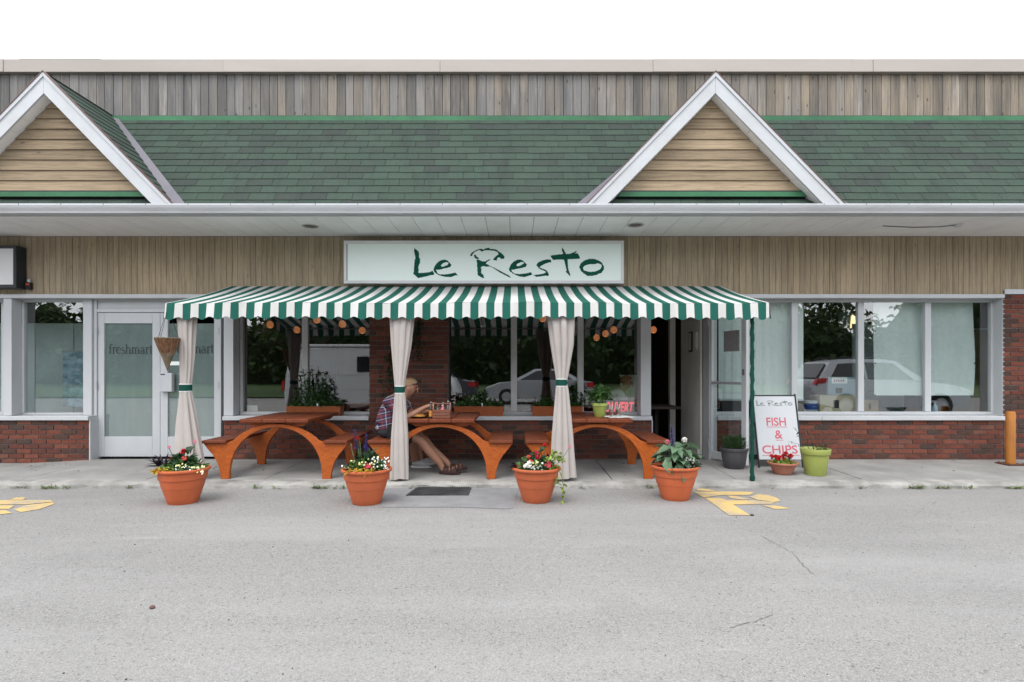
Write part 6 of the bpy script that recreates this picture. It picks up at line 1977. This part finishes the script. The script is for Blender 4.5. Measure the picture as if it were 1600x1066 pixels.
t = empty('dining_table', (2.22, 8.85, -.02), 0, 'dark dining table inside the restaurant in front of the seated red haired person', 'table')
MB().bbox(-.28, .28, -.40, .40, .70, .74, .008).build('tabletop', M['inwall'], t)
MB().tube([(0, 0, .0), (0, 0, .70)], .04, 12).build('pedestal', M['black'], t)
t = empty('white_panel', (1.93, 9.55, -.02), 0, 'white half height panel inside the rightmost restaurant pane', 'panel')
MB().bbox(-.13, .16, 0, .05, 0, 1.18, .006).build('panel_board', M['vest'], t)
MB().bbox(-.14, .17, -.01, .06, 1.182, 1.21, .004).build('panel_cap', M['vest'], t)
# dark interior furniture
for (x, y, lab) in ((-3.1, 10.3, 'dark dining table deep inside behind the two pane window'), (-.2, 10.6, 'dark dining table deep inside behind the three pane window')):
    t = empty('dining_table', (x, y, -.02), 0, lab, 'table')
    MB().bbox(-.4, .4, -.4, .4, .70, .74, .008).build('tabletop', M['inwall'], t)
    MB().tube([(0, 0, .0), (0, 0, .70)], .04, 12).build('pedestal', M['black'], t)

# ------------------------------------------------------------------ across the lot: seen only as reflections in the glass
M['silver'] = plain('car_silver', (.42, .44, .46), .3, .03, 2, metal=.4, coat=.6)
M['vanwhite'] = plain('van_paint', (.62, .64, .64), .35, .05, 2, coat=.5)
M['darkcar'] = plain('car_dark', (.03, .035, .045), .3, .05, 2, coat=.6)
M['carglass'] = plain('car_glass', (.015, .018, .02), .1, .1, 2, coat=.4)
M['tyre'] = plain('tyre', (.012, .012, .012), .85, .2, 6)
M['tail'] = plain('tail_lamp', (.45, .02, .02), .3)
M['head'] = plain('head_lamp', (.6, .6, .58), .15)
def vehicle(name, loc, rz, L, W, side, green, wheels, wr_, paint, label, cat, rail=None):
    """side: body outline (x, z); green: glasshouse outline; both seen from the side, front at +x"""
    t = empty(name, loc, rz, label, cat)
    def loft(poly, w0, w1, zsplit, nm, mt, par):
        mb = MB(); n = len(poly)
        ring = []
        for y in (-1, -.82, .82, 1):
            for (x, z) in poly:
                tt = max(0, min(1, (z - zsplit[0]) / (zsplit[1] - zsplit[0])))
                hw = w0 + (w1 - w0) * tt
                k = 1 if abs(y) < .9 else .97
                cx0 = sum(p[0] for p in poly) / n; cz0 = sum(p[1] for p in poly) / n
                mb.v.append((cx0 + (x - cx0) * k, y * hw, cz0 + (z - cz0) * k))
        for r in range(3):
            for i in range(n): mb.f.append([r * n + i, r * n + (i + 1) % n, (r + 1) * n + (i + 1) % n, (r + 1) * n + i]); mb.m.append(0)
        mb.f.append(list(range(n))[::-1]); mb.m.append(0)
        mb.f.append([3 * n + i for i in range(n)]); mb.m.append(0)
        return mb.build(nm, mt, par, smooth=30)
    zs_ = [p[1] for p in side]
    loft(side, W / 2, W / 2 * .95, (min(zs_), max(zs_)), 'body', paint, t)
    if green:
        zg_ = [p[1] for p in green['roof']]
        loft(green['roof'], W / 2 * .93, W / 2 * .76, (min(zg_), max(zg_)), 'cabin', paint, t)
        for wpoly in green['windows']:
            for s_ in (-1, 1):
                mb = MB(); n = len(wpoly); z0, z1 = min(zg_), max(zg_)
                P = []
                for (x, z) in wpoly:
                    tt = (z - z0) / (z1 - z0)
                    P.append((x, s_ * (W / 2 * (.93 - .17 * tt) + .008), z))
                mb.add(P, [tuple(range(n))]); mb.build('side_window', M['carglass'], t)
        for (a, b) in green['screens']:
            P = []
            for (x, z), s_ in ((a, -1), (a, 1), (b, 1), (b, -1)):
                tt = (z - min(zg_)) / (max(zg_) - min(zg_))
                P.append((x, s_ * W / 2 * (.84 - .17 * tt), z))
            MB().add(P, [(0, 1, 2, 3)]).build('screen', M['carglass'], t)
    for x in wheels:
        for s_ in (-1, 1):
            o = MB().lathe([(wr_ * .62, -.1), (wr_ * .95, -.1), (wr_, -.07), (wr_, .07), (wr_ * .95, .1), (wr_ * .62, .1)], 28).build('wheel', M['tyre'], t, smooth=40)
            o.location = (x, s_ * (W / 2 - .09), wr_); o.rotation_euler = (R(90), 0, 0)
            mb = MB().lathe([(0, .085), (wr_ * .15, .085), (wr_ * .2, .07), (wr_ * .6, .09), (wr_ * .63, .06)], 24)
            q = mb.build('rim', M['alu'], o, smooth=40)
            if s_ > 0: q.rotation_euler = (R(180), 0, 0)
    return t
def lamp(t, nm, pts, y, mt):
    for s_ in (-1, 1):
        MB().prism(pts, s_ * y, s_ * (y - .14), 'y').build(nm, mt, t)
zl = -.088
sed_side = [(-2.3, .35), (-2.32, .62), (-2.25, .92), (-1.7, .98), (0, .97), (1.05, .94), (1.75, .86), (2.2, .70), (2.3, .50), (2.28, .28), (1.75, .22), (-1.75, .22)]
sed_green = {'roof': [(-1.75, .95), (-1.05, 1.38), (-.5, 1.45), (.15, 1.43), (1.15, .93)], 'windows': [[(-1.35, 1.0), (-.98, 1.32), (-.45, 1.37), (-.4, .98)], [(-.33, .98), (-.36, 1.37), (.08, 1.35), (.8, .97)]], 'screens': [((-1.72, 1.0), (-1.12, 1.36)), ((1.08, .98), (.25, 1.41))]}
t = vehicle('parked_car', (.98, -7.2, zl), R(180), 4.6, 1.78, sed_side, sed_green, (-1.38, 1.38), .32, M['silver'], 'silver sedan parked across the lot, seen reflected in the three pane window', 'car')
lamp(t, 'tail_lamp', [(-2.31, .68), (-2.0, .72), (-1.98, .88), (-2.27, .9)], .895, M['tail']); lamp(t, 'headlight', [(2.26, .62), (1.85, .74), (1.8, .82), (2.16, .72)], .895, M['head'])
t = vehicle('parked_car', (-4.0, -8.0, zl), R(180), 4.6, 1.78, sed_side, sed_green, (-1.38, 1.38), .32, M['darkcar'], 'dark sedan parked across the lot, reflected left of the silver one', 'car')
lamp(t, 'tail_lamp', [(-2.31, .68), (-2.0, .72), (-1.98, .88), (-2.27, .9)], .895, M['tail']); lamp(t, 'headlight', [(2.26, .62), (1.85, .74), (1.8, .82), (2.16, .72)], .895, M['head'])
suv_side = [(-2.25, .40), (-2.3, .75), (-2.2, 1.05), (-1.5, 1.08), (0, 1.06), (1.0, 1.03), (1.8, .95), (2.2, .80), (2.28, .55), (2.2, .32), (1.75, .27), (-1.75, .27)]
suv_green = {'roof': [(-2.15, 1.05), (-1.75, 1.62), (-1.2, 1.70), (-.1, 1.70), (.3, 1.64), (1.15, 1.03)], 'windows': [[(-1.75, 1.14), (-1.5, 1.56), (-.75, 1.6), (-.7, 1.1)], [(-.63, 1.1), (-.66, 1.6), (-.1, 1.6), (.2, 1.56), (.75, 1.07)]], 'screens': [((-2.14, 1.15), (-1.82, 1.57)), ((1.1, 1.07), (.4, 1.61))]}
t = vehicle('parked_car', (11.0, -.9, za(9)), 0, 4.55, 1.82, suv_side, suv_green, (-1.35, 1.35), .35, M['silver'], 'silver compact suv parked at right, seen reflected in the right shop window', 'car')
lamp(t, 'tail_lamp', [(-2.28, .95), (-1.95, 1.0), (-1.85, 1.14), (-2.18, 1.12)], .915, M['tail']); lamp(t, 'headlight', [(2.26, .70), (1.9, .80), (1.85, .9), (2.12, .82)], .915, M['head'])
for s_ in (-1, 1): MB().tube([(-1.5, s_ * .62, 1.70), (-1.3, s_ * .62, 1.75), (0, s_ * .62, 1.75), (.2, s_ * .62, 1.70)], .018, 8).build('roof_rail', M['black'], t)
van_side = [(-2.5, .38), (-2.52, .7), (-2.48, 1.2), (-2.38, 1.75), (-2.2, 1.98), (-1.8, 2.04), (1.3, 2.02), (1.55, 1.95), (2.1, 1.25), (2.6, 1.1), (2.75, .8), (2.75, .35), (2.2, .3), (-2.0, .3)]
t = vehicle('parked_van', (-4.55, -1.55, zl), 0, 5.2, 1.95, van_side, None, (-1.5, 1.75), .35, M['vanwhite'], 'grey white cargo van parked behind the viewpoint, reflected in the two pane window', 'van')
for (a, b) in ((-.2, .85), (1.0, 1.65)):
    MB().prism([(a, 1.32), (b, 1.32), (b - (.05 if a < .5 else .28), 1.78), (a, 1.78)], .962, .975, 'y').build('side_window', M['carglass'], t)
for z in (.78, 1.22): MB().box(-2.4, 1.9, .976, .981, z, z + .012).build('body_crease', M['mullion'], t)
for x in (.25,):
    for z in (.62, 1.06): MB().bbox(x - .06, x + .06, .977, .99, z, z + .05, .004).build('door_handle', M['valley'], t)
MB().tube([(-2.2, .93, 2.09), (1.25, .93, 2.09)], .06, 12).build('roof_awning_roll', M['alu'], t)
lamp(t, 'tail_lamp', [(-2.53, .75), (-2.44, .75), (-2.44, 1.05), (-2.51, 1.05)], .98, M['tail'])
# verge, trees, houses
vg = MB().add([(-70, -12.5, -.075), (70, -12.5, -.075), (70, -17, .05), (-70, -17, .05), (-70, -60, .3), (70, -60, .3)], [(3, 2, 1, 0), (4, 5, 2, 3)]).build('grass_verge', plain('verge_grass', (.045, .085, .022), .95, .4, 2, bmp=.5)); tag(vg, kind='structure')
tr_ = random.Random(12)
M['bark'] = plain('bark', (.06, .045, .035), .95, .3, 4, stretch=(3, 3, .6), bmp=.6)
def tree_mesh(H, Wd, seed):
    g = random.Random(seed)
    tb = MB()
    tb.tube([(0, 0, 0), (.1, 0, H * .25), (0, .1, H * .5), (0.05, 0, H * .85)], [H * .03, H * .024, H * .017, H * .006], 8)
    cr = MB()
    for k in range(16):
        a = g.uniform(0, 6.28); z = H * g.uniform(.3, .9); r = Wd * (1 - abs(z / H - .55)) * g.uniform(.5, 1)
        e = Vector((math.cos(a) * r, math.sin(a) * r, z + H * .06))
        tb.tube([(0, 0, z * .75), e * .6 + Vector((0, 0, z * .32)), e], [H * .012, H * .007, H * .003], 5)
        for q in range(4):
            c = e + Vector((g.uniform(-1, 1), g.uniform(-1, 1), g.uniform(-.7, .7))) * Wd * .35
            clump(cr, c, (Wd * .32, Wd * .32, Wd * .28), 26, Wd * .16, Wd * .10, 0, g, 0)
    return tb.mesh('trunk', M['bark'], True), cr.mesh('crown', leafm('tree_leaves', (.05, .10, .028)))
TM = [tree_mesh(9, 3.6, 1), tree_mesh(11, 3.2, 2), tree_mesh(7, 3.4, 3)]
spots = [(-13, -19, 'leafy tree across the lot, reflected in the left shop doors'), (-8.5, -21, 'leafy tree across the lot, reflected in the two pane restaurant window'),
         (3.5, -24, 'leafy tree across the lot, reflected in the three pane restaurant window'), (19.5, -24, 'leafy tree across the lot, reflected high in the right shop window')]
for i, (x, y, lab) in enumerate(spots):
    k = i % 3
    t = empty('broadleaf_tree', (x, y, .1), tr_.uniform(0, 6), lab, 'tree', 'trees across the lot')
    inst('trunk', TM[k][0], (0, 0, 0), t); inst('crown', TM[k][1], (0, 0, 0), t)
mb = MB(); g3 = random.Random(8)                              # far wood behind the verge, one mass
for k in range(14000):
    x = g3.uniform(-75, 75); y = g3.uniform(-33.5, -29.5)
    H = 8.5 + 1.6 * math.sin(x * .35) + 1.1 * math.sin(x * .9 + 1) + g3.uniform(-.6, .6)
    if 19 < x < 40: H -= 2.6 * math.exp(-((x - 27) / 5) ** 2)
    z = H * g3.random() ** .8
    mb.leaf((x, y, z + .2), rdir(g3, .1), g3.uniform(.45, .9), g3.uniform(.3, .6), 0, .3, g3)
hull = []
for i in range(151):
    x = -75 + i
    H = 7.6 + 1.6 * math.sin(x * .35) + 1.1 * math.sin(x * .9 + 1) - (2.6 * math.exp(-((x - 27) / 5) ** 2) if 19 < x < 40 else 0)
    hull += [(x, -33.5, 0), (x + g3.uniform(-.3, .3), -32.6 + g3.uniform(-.6, .6), H * .5), (x + g3.uniform(-.3, .3), -33.5, H * (1 + g3.uniform(-.06, .06))), (x, -34.5, 0)]
mb.add(hull, [(i * 4 + j, i * 4 + 4 + j, i * 4 + 5 + j, i * 4 + 1 + j) for i in range(150) for j in range(3)])
o = mb.build('far_wood', [leafm('wood_leaves', (.055, .095, .03), .6)], fix=False); tag(o, kind='stuff')
M['sidingw'] = plain('house_siding', (.50, .50, .48), .7, .06, 2)
M['garage'] = plain('garage_green', (.02, .08, .06), .6, .1, 2)
t = empty('garage', (11.3, -45, .2), 0, 'white sided garage with green door across the street, reflected in the window beside the lamps', 'garage')
MB().prism([(-3, 0), (3, 0), (3, 2.9), (0, 4.6), (-3, 2.9)], -4, 0, 'y').build('wall', M['sidingw'], t)
MB().prism([(-3.4, 2.75), (0, 4.65), (3.4, 2.75), (3.4, 2.95), (0, 4.9), (-3.4, 2.95)], -4.3, .4, 'y').build('roof', M['valley'], t)
MB().bbox(-2.0, .8, .005, .06, .05, 2.3, .01).build('garage_door', M['garage'], t)
for i in range(9): MB().box(-2.95, 2.95, .004, .02, 2.75 + i * .01, 2.76 + i * .01).build('trim', M['sidingw'], t) if i == 0 else None
t = empty('house', (-20, -44, .2), 0, 'pale house across the street, seen faintly in the left panes', 'house')
MB().prism([(-5, 0), (5, 0), (5, 3.2), (0, 5.4), (-5, 3.2)], -7, 0, 'y').build('wall', M['sidingw'], t)
MB().prism([(-5.5, 3.0), (0, 5.5), (5.5, 3.0), (5.5, 3.2), (0, 5.75), (-5.5, 3.2)], -7.4, .4, 'y').build('roof', M['valley'], t)
for x in (-3, 1.5):
    f_ = MB().bbox(x - .7, x + .7, .004, .07, 1.0, 2.3, .01).build('window', M['white'], t)
    MB().box(x - .6, x + .6, .0705, .08, 1.1, 2.2).build('pane', M['carglass'], f_)
MB().bbox(-.9, .1, .004, .07, .05, 2.1, .01).build('door', M['garage'], t)
